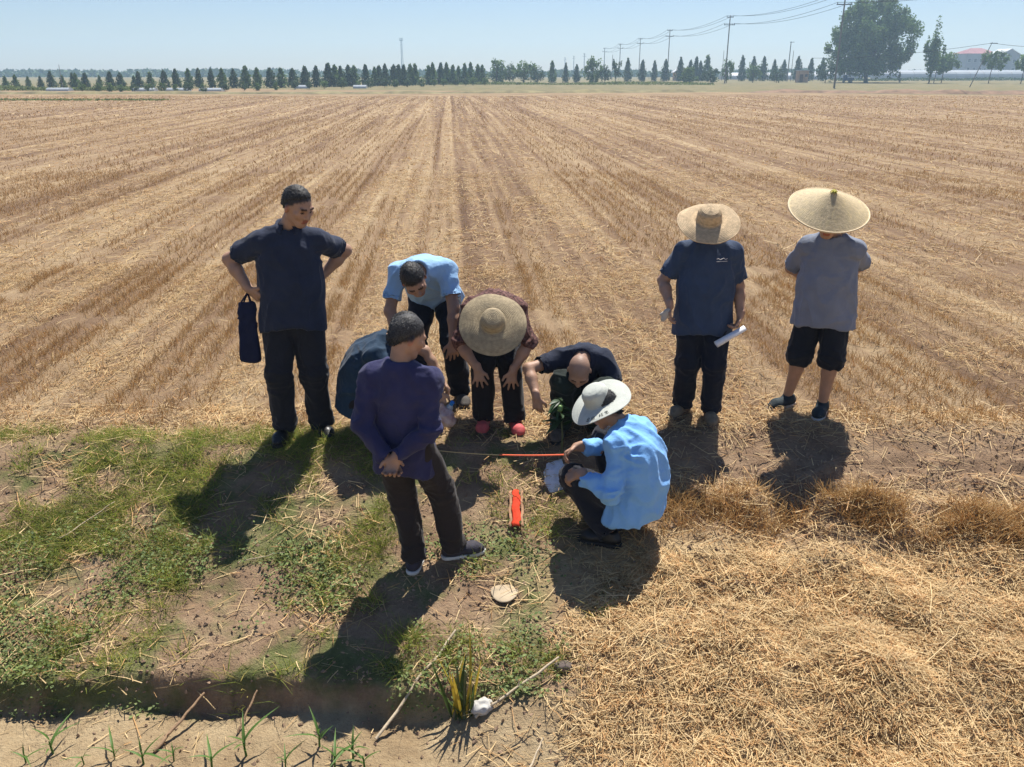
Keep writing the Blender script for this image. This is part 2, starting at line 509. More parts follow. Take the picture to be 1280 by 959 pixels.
CONES2 = [(9.5, 212, 4.9), (13.1, 218, 4.6), (16.1, 223, 4.3), (31.1, 241, 6.0), (35.2, 242, 5.4), (38.6, 243, 5.3), (41.8, 244, 5.7), (46.0, 245, 6.3), (48.9, 246, 5.5), (50.7, 247, 6.3), (52.1, 248, 5.3), (54.0, 248, 6.8), (64.4, 251, 6.8), (67.8, 252, 6.6), (71.3, 254, 6.6), (74.6, 255, 5.8), (77.6, 256, 5.8), (81.9, 257, 6.7), (86.0, 258, 6.1), (89.6, 259, 6.3)]
for k, (x, y, h) in enumerate(CONES2):
    plant_tree('conifer_tree', ordinal(k + 1) + ' conical tree from the left in the taller row behind the power poles', 'tree', cones[rb.randrange(5)], (x, y), (.55 + .14 * rb.random()) * h, h, rb.uniform(0, 6), 'conical trees behind the power poles')
ROUND = [(-3.4, 200, 4.6, 4.7, 'wide round bush at the right end of the conical row'), (-.4, 203, 3.8, 3.6, 'low round bush just right of the wide bush at the row end'), (2.7, 200, 4.4, 5.4, 'broad dark round tree left of the thin far poles'), (5.7, 202, 3.4, 3.2, 'small round bush right of the broad dark tree'),
         (17.9, 198, 4.9, 4.3, 'dense dark globe-shaped tree standing alone among far poles'), (20.9, 202, 3.6, 2.9, 'small round tree right of the dark globe-shaped tree'), (48.8, 203, 4.8, 2.9, 'narrow round tree right of the nearest pole in the open'), (43.6, 196, 3.2, 3.4, 'pale green bush before the white tunnels left of the nearest open pole'),
         (39.3, 198, 3.1, 4.2, 'low spreading bush by the second power pole'), (72.3, 206, 4.8, 3.9, 'round pale tree left of the big willow-like tree'), (58.0, 215, 4.0, 4.0, 'round tree in front of the white tunnels, centre right'), (62.8, 212, 3.4, 3.2, 'little round tree right beside the beige hut')]
for k, (x, y, h, w, lb) in enumerate(ROUND):
    plant_tree('round_tree', lb, 'tree', balls[k % 4], (x, y), w, h, rb.uniform(0, 6))
for k in range(30):
    x = -56 + k * 1.75 + rb.uniform(-.3, .3); y = 116 + max(0, (x + 40)) * 1.55
    h = (.8 + .25 * rb.random()) * y / 116
    plant_tree('round_shrub', ordinal(k + 1) + ' little round shrub from the left below the conical tree row', 'shrub', balls[rb.randrange(4)], (x, y), h * 1.15, h, rb.uniform(0, 6), 'round shrubs below the conical row')

# the great tree, the slim poplar and the young trees on the right
big = tree_meshes('big', lambda z: (.55 + .47 * math.sin(min(1, z * 1.12 + .05) * math.pi) ** .6) if z < .9 else .62 * (1 - (z - .9) * 5), 36000, 260, 301, .14, 18.6, 19.2, 2.2, TREE_L, .52, .55)
plant_tree('great_tree', 'huge dense round-crowned tree towering over the far right field edge', 'tree', big, (85.2, 215), 1, 1, .4)
sl = tree_meshes('slim', slim, 2200, 34, 302, .24, 4.6, 12.3, 2.2, TREE_L, .50, .16)
plant_tree('slim_tree', 'tall thin sparse tree right of the great round tree', 'tree', sl, (93.4, 200), 1, 1, 0)
sp2 = tree_meshes('sparse', slim, 420, 18, 303, .22, 2.6, 6.2, 1.0, TREE_D, .40, .09)
plant_tree('slim_tree', 'ragged thin tree among the far poles, centre right', 'tree', sp2, (23.4, 201), 1, 1, 1)
for x, y, w, h, th, lb in ((98.6, 205, 5.2, 6.6, 2.4, 'young round tree with leaning trunk next to the slim tree'), (95.9, 203, 4.0, 5.6, 2.2, 'young tree close behind the slim tree'), (106.8, 200, 5.2, 7.1, 2.6, 'young pale green tree below the red roofed building'), (111.2, 195, 4.6, 6.3, 2.5, 'young tree at the right edge of the picture')):
    ms = tree_meshes('young', ball, 1900, 30, int(x * 7), .26, w, h, th, TREE_L, .42, .10)
    o = plant_tree('young_tree', lb, 'tree', ms, (x, y), 1, 1, 0)
    o.rotation_euler = (0, .08, 0)
ms = tree_meshes('cypress', lambda z: .5 + .4 * math.sin(z * math.pi), 240, 14, 401, .3, .9, 2.5, .3, TREE_D, .25, .06)
plant_tree('cypress_shrub', 'dark narrow upright shrub in front of the great tree, right side', 'shrub', ms, (88.9, 205), 1, 1, 0)

# far woodland that reads as one mass, and crop strips
GRASSF = mat('far_grass', (.13, .17, .05), .7, .2, 1, tint=True, trans=.4)
def mass(name, label, cat_n, n, x0, x1, y0, y1, h, size, m, seed):
    x = RNG.uniform(x0, x1, n); y = y0 + (y1 - y0) * RNG.random(n)
    top = h * (.75 + .5 * n2(x, x * 0, .06, seed) + .25 * n2(x, x * 0, .23, seed + 1))
    z = top * RNG.random(n) ** .8
    C = np.stack([x, y, z + terrain(x, y)], 1)
    v, f, c = leaf_quads(C, size)
    tag(link(name, mesh_np(name, v, f, m, False, c)), label, cat_n, kind='stuff')
mass('distant_woodland', 'hazy band of far woodland along the horizon', 'woodland', 22000, -420, 420, 430, 480, 3.4, 2.2, TREE_D, 71)
mass('hedge_strip', 'green crop strip before the conical row at the far left', 'crop', 5000, -80, -52, 121, 126, .65, .30, GRASSF, 73)
mass('green_verge', 'thin strip of green grass along the far left field edge', 'grass', 1500, -50, -31, 78, 82, .13, .16, GRASSF, 75)
mass('far_crop', 'green crop strip below the far bushes at the centre', 'crop', 5000, -14, 40, 176, 182, .55, .30, GRASSF, 77)
mass('dark_hedge', 'low dark hedge before the white tunnels on the right', 'hedge', 4000, 95, 190, 262, 266, .8, .5, TREE_D, 79)

# poles, wires and the mast
POLES = [(51.0, 141), (47.7, 200), (46.0, 265), (46.6, 329), (47.2, 394), (47.2, 460), (48.2, 600), (47.4, 690), (45.2, 767)]
PNAME = ['nearest power pole, half hidden by the great tree', 'tall power pole left of the great tree with two crossarms', 'second power pole left of the great tree', 'third power pole left of the great tree', 'fourth power pole in the receding line', 'fifth power pole in the receding line', 'sixth power pole in the receding line', 'seventh power pole in the receding line', 'farthest and smallest power pole']
PH = 14.0
for (x, y), lb in zip(POLES, PNAME):
    o = empty('power_pole', (x, y, tz(x, y)), lb, 'pole')
    thick = .13 if y < 300 else .13 * y / 300
    MB().tube([V(0, 0, -.2), V(0, 0, PH)], [thick * 1.15, thick * .8], 8).obj('pole', WOODP, o, True)
    for z, w in ((PH - .35, 1.5), (PH - 1.9, 2.4)):
        MB().box((0, 0, z), (w, .12, .14)).obj('crossarm', DARKM, o)
        for q in (-.45, .45):
            MB().tube([V(q * w, 0, z + .06), V(q * w, 0, z + .32)], .06, 6).obj('insulator', DARKM, o, True)
wires = [(-.68, PH - .05, 'upper left overhead wire strung along the power poles'), (.68, PH - .05, 'upper right overhead wire strung along the power poles'), (-1.08, PH - 1.6, 'lower left overhead wire strung along the power poles'), (1.08, PH - 1.6, 'lower right overhead wire strung along the power poles')]
chain = [(58.0, 82)] + POLES[:6]
for dx, z, lb in wires:
    pts = []
    for (xa, ya), (xb, yb) in zip(chain[:-1], chain[1:]):
        for t in np.linspace(0, 1, 14)[:-1]:
            pts.append(V(xa + (xb - xa) * t + dx, ya + (yb - ya) * t, z - 4 * t * (1 - t) * 1.1))
    pts.append(V(chain[-1][0] + dx, chain[-1][1], z))
    tag(MB().tube(pts, [.02 + .00006 * p[1] for p in pts], 5).obj('overhead_wire', DARKM), lb, 'wire')
o = empty('power_pole', (58.0, 82, 0), 'near power pole just outside the right edge', 'pole')
MB().tube([V(0, 0, -.2), V(0, 0, PH)], [.18, .13], 8).obj('pole', WOODP, o, True)
MB().box((0, 0, PH - .35), (1.5, .12, .14)).obj('crossarm', DARKM, o); MB().box((0, 0, PH - 1.9), (2.4, .12, .14)).obj('crossarm', DARKM, o)
def thin_pole(x, y, h, r, lb, lean=0.0, arm=True):
    o = empty('utility_pole', (x, y, tz(x, y)), lb, 'pole')
    MB().tube([V(0, 0, -.2), V(lean, 0, h)], [r, r * .7], 7).obj('pole', WOODP, o, True)
    if arm: MB().box((lean + .3, 0, h - .15), (1.2, .12, .12)).obj('crossarm', DARKM, o)
thin_pole(77.0, 250, 10.3, .16, 'short street-lamp pole left of the beige hut')
thin_pole(78.6, 252, 8.0, .10, 'thin bare post right behind the street-lamp pole', 0, False)
thin_pole(-66.6, 132, 3.4, .05, 'thin pale post in the conical row, far left', 0, False)
thin_pole(77.0, 150, 7.0, .08, 'leaning pole below the red roofed building', 2.5)
thin_pole(61.5, 262, 8.2, .09, 'thin post right of the tall power pole', 0, False)
thin_pole(33.5, 300, 7.8, .12, 'thin post in front of the third power pole', 0, False)
for a, b, s_, lb in (((79.5, 150, 6.9), (96, 150, 6.6), .5, 'thin wire running right from the leaning pole'), ((79.5, 150, 6.9), (60, 180, 5.0), .6, 'thin wire running left from the leaning pole')):
    a, b = V(*a), V(*b)
    tag(MB().tube([a + (b - a) * t - V(0, 0, 4 * s_ * t * (1 - t)) for t in np.linspace(0, 1, 14)], .03, 5).obj('thin_wire', DARKM), lb, 'wire')
o = empty('radio_mast', (-85.6, 700, 0), 'slender radio mast with platform above the conical row', 'mast')
m = MB()
for a in range(3):
    c, s_ = math.cos(a * 2.094), math.sin(a * 2.094)
    m.tube([V(1.1 * c, 1.1 * s_, -.3), V(.45 * c, .45 * s_, 27)], .16, 5)
m.obj('mast_legs', DARKM, o)
m = MB()
for k in range(18):
    z0, z1 = 1.5 * k, 1.5 * (k + 1); r0, r1 = 1.1 - .65 * z0 / 27, 1.1 - .65 * z1 / 27
    for a in range(3):
        m.tube([V(r0 * math.cos(a * 2.094), r0 * math.sin(a * 2.094), z0), V(r1 * math.cos((a + 1) * 2.094), r1 * math.sin((a + 1) * 2.094), z1)], .07, 4)
tag(m.obj('mast_bracing', DARKM, o), kind='stuff')
m = MB(); m.box((0, 0, 25.2), (2.6, 2.6, .3)); m.box((1.3, 0, 26.2), (.25, .5, 1.8)); m.box((-1.3, 0, 26.2), (.25, .5, 1.8)); m.obj('antenna_platform', DARKM, o)

# plastic tunnels
PLASTIC = mat('plastic_sheet', (.45, .48, .50), .35, .08, .4, spec=.5, trans=.2)
HOOP = mat('tunnel_hoop', (.35, .36, .36), .5, .1, 2)
def tunnel(x0, x1, y, w, h, lb, group=None):
    o = empty('plastic_tunnel', ((x0 + x1) / 2, y, tz((x0 + x1) / 2, y)), lb, 'greenhouse', group)
    L = x1 - x0; th = np.linspace(0, math.pi, 13); v = []
    for x in (-L / 2, L / 2):
        for t in th: v.append((x, w / 2 * math.cos(t), h * math.sin(t) ** .8))
    f = [[k, k + 1, 14 + k, 13 + k] for k in range(12)]
    MB().add(np.array(v), f).add(np.array(v[:13]), [[0, k + 1, k] for k in range(1, 12)]).add(np.array(v[13:]), [[0, k, k + 1] for k in range(1, 12)]).obj('sheet', PLASTIC, o)
    n = max(3, int(L / (h * 1.6)))
    for k in range(min(n, 14)):
        x = -L / 2 + L * (k + .5) / min(n, 14)
        MB().tube([V(x, w / 2 * 1.01 * math.cos(t), h * 1.01 * math.sin(t) ** .8) for t in th], .012 * h + .01, 4, False).obj('hoop', HOOP, o)
tunnel(134, 200, 330, 9, 3.1, 'long white plastic tunnel along the far right field edge')
tunnel(110, 131, 338, 8, 2.6, 'white plastic tunnel showing behind the great tree')
for k, (a, b) in enumerate(((70, 77), (79, 88), (90, 97), (98.5, 105))):
    tunnel(a, b, 300, 7, 2.2, ['white tunnel just right of the tall power pole', 'white tunnel left of the beige hut', 'white tunnel directly behind the beige hut', 'white tunnel between beige hut and great tree'][k])
for k, x in enumerate((-62.5, -51, -46.5, -42)):
    tunnel(x, x + 3.0, 120, 1.6, .42, ordinal(k + 1) + ' low white crop tunnel from the left below the conical row', 'low crop tunnels on the left')
for k, x in enumerate((-33.5, -24.5)):
    tunnel(x, x + 2.0, 138, 1.6, .5, ordinal(k + 1) + ' of two short white tunnels farther right along the conical row', 'low crop tunnels farther right')

# buildings beyond the right edge of the field
WALLG = mat('grey_wall', (.30, .31, .33), .9, .12, .3); ROOFR = mat('red_roof', (.26, .07, .075), .7, .15, .4); ROOFW = mat('pale_roof', (.55, .56, .57), .6, .1, .4)
GLASSD = mat('window_dark', (.04, .05, .06), .2, .1, 1, spec=.6); BEIGE = mat('beige_plaster', (.50, .33, .22), .9, .12, 1.0); DOORM = mat('door_brown', (.16, .10, .07), .7, .1, 2)
def building(x, y, w, d, eave, ridge, wm, rm, lb, nwin, gable_front=False, rz=0.0):
    o = empty('building', (x, y, tz(x, y)), lb, 'building', rz=rz)
    if gable_front:
        v = [(-w/2, -d/2, 0), (w/2, -d/2, 0), (w/2, -d/2, eave), (0, -d/2, ridge), (-w/2, -d/2, eave), (-w/2, d/2, 0), (w/2, d/2, 0), (w/2, d/2, eave), (0, d/2, ridge), (-w/2, d/2, eave)]
        t = [[0, 1, 2], [0, 2, 4], [2, 3, 4], [5, 7, 6], [5, 9, 7], [7, 9, 8], [1, 6, 7], [1, 7, 2], [0, 4, 9], [0, 9, 5]]
        MB().add(v, t).obj('wall', wm, o)
        q = MB(); n = V(ridge - eave, 0, w / 2); n /= np.linalg.norm(n)
        for s_ in (-1, 1):
            a = V(s_ * (w / 2 + .6), 0, eave - .35); b = V(0, 0, ridge + .03)
            P = [a + V(0, -d/2 - .4, 0), b + V(0, -d/2 - .4, 0), b + V(0, d/2 + .4, 0), a + V(0, d/2 + .4, 0)]
            P = P + [p + V(0, 0, .22) for p in P]
            q.add(P, [[0, 3, 2, 1], [4, 5, 6, 7], [0, 1, 5, 4], [1, 2, 6, 5], [2, 3, 7, 6], [3, 0, 4, 7]])
        q.obj('roof', rm, o)
    else:
        MB().box((0, 0, eave / 2), (w, d, eave)).obj('wall', wm, o)
        v = [(-w/2 - .6, -d/2 - .6, eave + .01), (w/2 + .6, -d/2 - .6, eave + .01), (w/2 + .6, d/2 + .6, eave + .01), (-w/2 - .6, d/2 + .6, eave + .01), (-w/2 + d * .35, 0, ridge), (w/2 - d * .35, 0, ridge)]
        MB().add(v, [[0, 1, 5], [0, 5, 4], [1, 2, 5], [2, 3, 4], [2, 4, 5], [3, 0, 4], [0, 3, 2], [0, 2, 1]]).obj('roof', rm, o)
    for k in range(nwin):
        xx = -w / 2 + w * (k + .5) / nwin
        for z in ([eave * .35, eave * .72] if eave > 6 else [eave * .55]):
            wd = MB().box((xx, -d / 2 - .02, z), (min(1.6, w / nwin * .55), .12, min(1.7, eave * .3))).obj('window', ROOFW, o)
            MB().box((xx, -d / 2 - .09, z), (min(1.3, w / nwin * .45), .04, min(1.4, eave * .24))).obj('pane', GLASSD, wd)
building(207.5, 404, 13, 12, 10.0, 12.4, WALLG, ROOFR, 'long grey building with red hipped roof behind the young trees', 5)
building(209.5, 384, 8.4, 10, 9.2, 11.4, WALLG, ROOFW, 'grey gabled shed with pale roof right of the red roof', 2, True)
building(176, 430, 16, 10, 6.0, 7.2, WALLG, ROOFW, 'low pale-roofed building left of the red roofed one', 5)
building(49.5, 262, 4.2, 3.6, 2.4, 3.6, BEIGE, ROOFW, 'tiny pale-roofed shed among bushes beside the tall power pole', 1, True)
hut = empty('hut', (70.7, 218, tz(70.7, 218)), 'small beige box-shaped hut on the far field edge', 'hut')
MB().box((0, 0, 1.35), (2.4, 2.2, 2.7)).obj('wall', BEIGE, hut); MB().box((0, 0, 2.78), (2.7, 2.5, .14)).obj('roof', ROOFW, hut)
MB().box((-.5, -1.12, .95), (.8, .06, 1.9)).obj('door', DOORM, hut); MB().box((.65, -1.12, 1.6), (.6, .06, .6)).obj('window', GLASSD, hut)
BLUE = mat('cart_blue', (.05, .12, .25), .5, .15, 2)
ct = empty('three_wheeler', (80.1, 213, tz(80.1, 213)), 'small blue three-wheeled cargo cart parked under the great tree', 'cart')
MB().box((.45, 0, .85), (1.5, 1.1, .55)).obj('cargo_box', BLUE, ct)
MB().box((-.75, 0, 1.15), (.75, 1.0, 1.2), 0, .8).obj('cab', BLUE, ct); MB().box((-1.1, 0, 1.4), (.06, .7, .45)).obj('windscreen', GLASSD, ct)
MB().box((0, 0, .52), (2.2, .7, .1)).obj('chassis', DARKM, ct)
for wx, wy in ((-.95, 0), (.6, -.5), (.6, .5)):
    th = np.linspace(0, 2 * math.pi, 17)
    wl_ = MB().tube([V(wx + .27 * math.cos(t), wy, .33 + .27 * math.sin(t)) for t in th], .07, 6, False).obj('wheel', DARKM, ct, True)
    MB().tube([V(wx, wy - .05, .33), V(wx, wy + .05, .33)], .2, 12).obj('rim', HOOP, wl_)


# ------------------------------------------------------------------ straw, stubble and weeds (uncountable: one mesh for each kind)
def blades(P, D, L, W, bend, col, segs=2, tip=.25, side=None):
    """flat tapering blades: base P, direction D, length L, width W; they bend towards `bend` over their length"""
    n = len(P)
    if side is None:
        side = np.cross(D, RNG.normal(size=(n, 3)))
    side = side / (np.linalg.norm(side, axis=1)[:, None] + 1e-9)
    rows = []
    for k in range(segs + 1):
        t = k / segs
        c = P + D * (L * t)[:, None] + bend * (t * t)
        w = (W * (1 - (1 - tip) * t))[:, None] * .5
        rows.append(np.stack([c - side * w, c + side * w], 1))
    v = np.stack(rows, 1).reshape(-1, 3)
    per = 2 * (segs + 1)
    base = (np.arange(n) * per)[:, None]
    f = np.concatenate([np.stack([base[:, 0] + 2 * k, base[:, 0] + 2 * k + 1, base[:, 0] + 2 * k + 3, base[:, 0] + 2 * k + 2], 1) for k in range(segs)])
    return v, f, np.repeat(col, per, 0)


def cat_(lst):
    o = 0; vs, fs, cs = [], [], []
    for v, f, c in lst:
        vs.append(v); fs.append(f + o); cs.append(c); o += len(v)
    return np.concatenate(vs), np.concatenate(fs), np.concatenate(cs)


def in_view(x, y, pad=.5):
    return np.abs(x) < .72 * (y * .94 + .84) + pad


STRAW = mat('straw', (.70, .525, .28), .6, .12, 3, tint=True, spec=.3, trans=.25)
GRASS = mat('grass_blade', (.185, .240, .055), .6, .2, 3, tint=True, spec=.3, trans=.5)
LEAFM = mat('weed_leaf', (.150, .195, .065), .6, .25, 5, tint=True, spec=.3, trans=.4)


def straw_tint(n, dark=0.0):
    t = RNG.random(n)[:, None]
    c = np.array([.66, .60, .53]) * (1 - t) + np.array([1.12, 1.12, 1.10]) * t
    red = (RNG.random(n) < .25)[:, None]
    c = np.where(red, c * np.array([.85, .68, .55]), c)
    return c * (1 - dark)


def lying(x, y, lmin, lmax, lift, wid=.0045, tilt=.22, dark=0.0, align=0.0):
    n = len(x)
    a = RNG.random(n) * 2 * math.pi
    a = np.where(RNG.random(n) < align, math.pi / 2 + ROW + RNG.normal(size=n) * .3, a)
    L = lmin + (lmax - lmin) * RNG.random(n) ** 1.6
    D = np.stack([np.cos(a), np.sin(a), RNG.normal(size=n) * tilt + .04], 1); D /= np.linalg.norm(D, axis=1)[:, None]
    z = terrain(x, y) + lift * RNG.random(n) ** 1.5 + .004
    P = np.stack([x, y, z], 1) - D * (L * .5)[:, None]
    # keep the low end out of the ground
    P[:, 2] = np.maximum(P[:, 2], terrain(P[:, 0], P[:, 1]) + .002)
    bend = np.stack([RNG.normal(size=n), RNG.normal(size=n), -np.abs(RNG.normal(size=n)) * .5], 1) * (L * .10)[:, None]
    side = np.cross(D, np.stack([RNG.normal(size=n) * .5, RNG.normal(size=n) * .5, np.ones(n)], 1))
    return blades(P, D, L, wid * (.6 + .8 * RNG.random(n)), bend, straw_tint(n, dark), 2, .7, side)


def upright(x, y, hmin, hmax, wid, lean=.25, colf=None, bendk=.25, segs=2, tip=.25, z0=-.01):
    n = len(x)
    L = hmin + (hmax - hmin) * RNG.random(n)
    D = np.stack([RNG.normal(size=n) * lean, RNG.normal(size=n) * lean, np.ones(n)], 1); D /= np.linalg.norm(D, axis=1)[:, None]
    P = np.stack([x, y, terrain(x, y) + z0], 1)
    b = np.stack([D[:, 0], D[:, 1], -np.abs(RNG.normal(size=n)) * .2], 1) * (L * bendk)[:, None] * (1 + RNG.random(n))[:, None]
    return blades(P, D, L, wid * (.7 + .6 * RNG.random(n)), b, colf(n), segs, tip)


# --- straw heap of the right-hand bank
n = 165000
x = RNG.uniform(.0, 3.4, n); y = 2.6 + 2.5 * RNG.random(n)
w = sstep(.25, .75, x + .30 * n2(x, y, 1.5, 21)) * (1 - .9 * sstep(4.15, 4.55, y + .35 * n2(x, y, 1.6, 10)))
w = w * (.30 + .70 * sstep(-.25, .25, n2(x, y, 3.0, 22)))
k = (RNG.random(n) < w) & in_view(x, y, .3)
x, y = x[k], y[k]
s1 = lying(x, y, .02, .15, .030, .0036, .17)
n = 700
x = RNG.uniform(.5, 3.2, n); y = RNG.uniform(2.8, 4.9, n); k = in_view(x, y, .2)
s2 = lying(x[k], y[k], .2, .36, .05, .0045, .28)
v, f, c = cat_([s1, s2])
tag(link('straw_heap', mesh_np('straw_heap', v, f, STRAW, True, c)), 'golden cut straw heaped over the near right bank', 'straw', kind='stuff')

# --- loose straw scattered over the rest of the bank
n = 31000
x = RNG.uniform(-4.3, 4.4, n); y = RNG.uniform(3.0, 6.0, n)
w = np.where(x < .5, .48, .42) * (.3 + .9 * sstep(-.1, .3, n2(x, y, 2.2, 23))) + .6 * sstep(5.25, 5.6, y)
k = (RNG.random(n) < w) & in_view(x, y, .3) & ~((x < -.2) & (y < 3.5) & (RNG.random(n) < .8))
v, f, c = lying(x[k], y[k], .03, .22, .02, .0042, .15)
tag(link('scattered_straw', mesh_np('scattered_straw', v, f, STRAW, True, c)), 'loose dry straw scattered over the bank', 'straw', kind='stuff')

# --- stubble of the harvested field: standing stalks in drill rows and the litter between them
def field_points(n, y0, y1, p=1.0):
    t = RNG.random(n)
    y = np.sqrt(y0 ** 2 + t * (y1 ** 2 - y0 ** 2)) if p == 1 else y0 + (y1 - y0) * t ** p
    x = (RNG.random(n) * 2 - 1) * (.76 * (y * .94 + .84) + 1.2)
    return x, y
def row_weight(x, y):
    u = x + ROW * y
    b = pnoise(np.stack([u * 1.45, y * .028, u * 0 + 3], 1)) + .7 * pnoise(np.stack([u * .42, y * .012, u * 0 + 9], 1)) + .5 * pnoise(np.stack([u * 3.1, y * .04, u * 0 + 5], 1)) + .22 * n2(x, y, .6, 25) + .8 * np.exp(-((u + .10) / .20) ** 2) - .45 * np.exp(-((u - .25) / .10) ** 2) - .2 * np.exp(-((u + .47) / .10) ** 2)
    return b, u
parts = []
for cnt, y0, y1, hm, hx, wd in ((175000, 5.55, 11, .03, .11, .0042), (115000, 11, 22, .04, .11, .008), (72000, 22, 48, .05, .11, .018), (54000, 48, 95, .05, .11, .04)):
    x, y = field_points(cnt, y0, y1)
    b, u = row_weight(x, y)
    sp = .22
    uu = np.round(u / sp) * sp + RNG.normal(size=cnt) * .045
    x = uu - ROW * y
    k = (RNG.random(cnt) < .10 + .85 * (1 - sstep(-.2, .12, b))) & (y > 5.5 + .25 * n2(x, y, 1.5, 26))
    k &= n2(x, y, .9, 27) + .5 * n2(x, y, 3, 28) > -.42
    tint = lambda m: straw_tint(m) * np.array([.73, .64, .53])
    parts.append(upright(x[k], y[k], hm, hx, wd, .33, tint, .2, 1, .6))
v, f, c = cat_(parts)
tag(link('wheat_stubble', mesh_np('wheat_stubble', v, f, STRAW, True, c)), 'brown cut wheat stubble standing in rows across the field', 'stubble', kind='stuff')
parts = []
for cnt, y0, y1, lm, lx, wd, lf in ((108000, 5.5, 11, .04, .20, .0045, .035), (66000, 11, 22, .08, .25, .009, .05), (43000, 22, 48, .10, .30, .020, .06), (36000, 48, 95, .15, .4, .045, .06)):
    x, y = field_points(cnt, y0, y1)
    b, u = row_weight(x, y)
    k = RNG.random(cnt) < (.10 + .85 * sstep(-.15, .25, b)) * (.35 + .65 * sstep(-.3, .1, n2(x, y, .8, 29) + .5 * n2(x, y, 2.6, 30)))
    v, f, c = lying(x[k], y[k], lm, lx, lf, wd, .16, .20, .2)
    parts.append((v, f, c * np.array([1.0, .96, .87])))
v, f, c = cat_(parts)
tag(link('straw_litter', mesh_np('straw_litter', v, f, STRAW, True, c)), 'pale chopped straw lying in bands between stubble rows', 'straw', kind='stuff')

# broken ledge of short stubble along the right-hand bank
n = 44000
x = RNG.uniform(.75, 3.9, n); y = RNG.uniform(4.3, 5.0, n)
yc = 4.66 - .12 * n2(x, x * 0, 1.1, 13)
k = (RNG.random(n) < np.exp(-((y - yc) / .12) ** 2) * sstep(-.25, .25, n2(x, y, 3.2, 63) + .1)) & in_view(x, y, .2)
v, f, c = upright(x[k], y[k], .04, .15, .004, .5, lambda m: straw_tint(m) * np.array([.8, .72, .6]), .3, 1, .6)
tag(link('bank_stubble', mesh_np('bank_stubble', v, f, STRAW, True, c)), 'ragged stubble on the broken ledge of the right bank', 'stubble', kind='stuff')

# --- grass and weeds of the left-hand bank
def green_weight(x, y):
    w = sstep(.0, .42, n2(x, y, 1.7, 41) + .45 * n2(x, y, 4.2, 42) + .12)
    w = w * (1 - sstep(.15, .55, x + .2 * n2(x, y, 2, 43))) * (1 - sstep(5.35, 5.65, y + .2 * n2(x, y, 2, 44))) * sstep(3.45, 3.6, y)
    # trampled bare around the squatting men
    return w * (1 - .9 * np.exp(-((x - .15) / .5) ** 2 - ((y - 4.95) / .42) ** 2))
def grass_tint(nn):
    t = RNG.random(nn)[:, None]
    c = np.array([.95, .98, .9]) * (1 - t) + np.array([1.8, 1.55, 1.2]) * t
    dry = (RNG.random(nn) < .2)[:, None]
    return np.where(dry, np.array([3.0, 1.9, 2.6]) * (.7 + .5 * t), c)
n = 170000
x = RNG.uniform(-4.3, .7, n); y = RNG.uniform(3.4, 5.75, n)
hi = sstep(4.1, 4.7, y)
k = (RNG.random(n) < green_weight(x, y) * (.25 + .75 * hi)) & in_view(x, y, .2)
p1 = upright(x[k], y[k], .025, .085, .0042, .65, grass_tint, .5, 2, .15)
# taller tufts
tufts = []
rt_ = np.random.default_rng(5)
tx = rt_.uniform(-3.5, .5, 420); ty = rt_.uniform(3.5, 5.5, 420)
kk = rt_.random(420) < green_weight(tx, ty) + .12
tx, ty = tx[kk], ty[kk]
m = 34
x = np.repeat(tx, m) + RNG.normal(size=len(tx) * m) * .030; y = np.repeat(ty, m) + RNG.normal(size=len(tx) * m) * .028
p2 = upright(x, y, .05, .15, .0048, .55, grass_tint, .55, 2, .12)
v, f, c = cat_([p1, p2])
tag(link('grass', mesh_np('grass', v, f, GRASS, True, c)), 'short green grass growing in patches over the left bank', 'grass', kind='stuff')

# creeping broad-leaved weeds on the lower bank
def leaf_cloud(x, y, h, size, colf):
    nn = len(x)
    P = np.stack([x, y, terrain(x, y) + h * RNG.random(nn)], 1)
    D = unit(nn); D[:, 2] = np.abs(D[:, 2]) * .5; D /= np.linalg.norm(D, axis=1)[:, None]
    s_ = size * (.5 + RNG.random(nn))
    side = np.cross(D, np.stack([RNG.normal(size=nn) * .4, RNG.normal(size=nn) * .4, np.ones(nn)], 1)); side /= np.linalg.norm(side, axis=1)[:, None]
    v = np.stack([P, P + D * (s_ * .5)[:, None] + side * (s_ * .32)[:, None], P + D * s_[:, None] - np.array([0, 0, 1]) * (s_ * .15)[:, None], P + D * (s_ * .5)[:, None] - side * (s_ * .32)[:, None]], 1).reshape(-1, 3)
    return v, np.arange(4 * nn).reshape(-1, 4), np.repeat(colf(nn), 4, 0)
n = 24000
x = RNG.uniform(-3.5, .5, n); y = RNG.uniform(3.42, 4.75, n)
w = sstep(-.1, .5, n2(x, y, 1.9, 51) + .5 * n2(x, y, 5.5, 52) + .03) * (1 - sstep(.0, .4, x)) * (1 - sstep(4.3, 4.75, y))
k = (RNG.random(n) < w) & in_view(x, y, .2)
wt = lambda nn: np.array([.8, .9, .9]) + RNG.random((nn, 1)) * np.array([.9, .7, .6])
v, f, c = leaf_cloud(x[k], y[k], .055, .020, wt)
tag(link('creeping_weeds', mesh_np('creeping_weeds', v, f, LEAFM, True, c)), 'small leaved creeping weeds matting the lower left bank', 'weeds', kind='stuff')

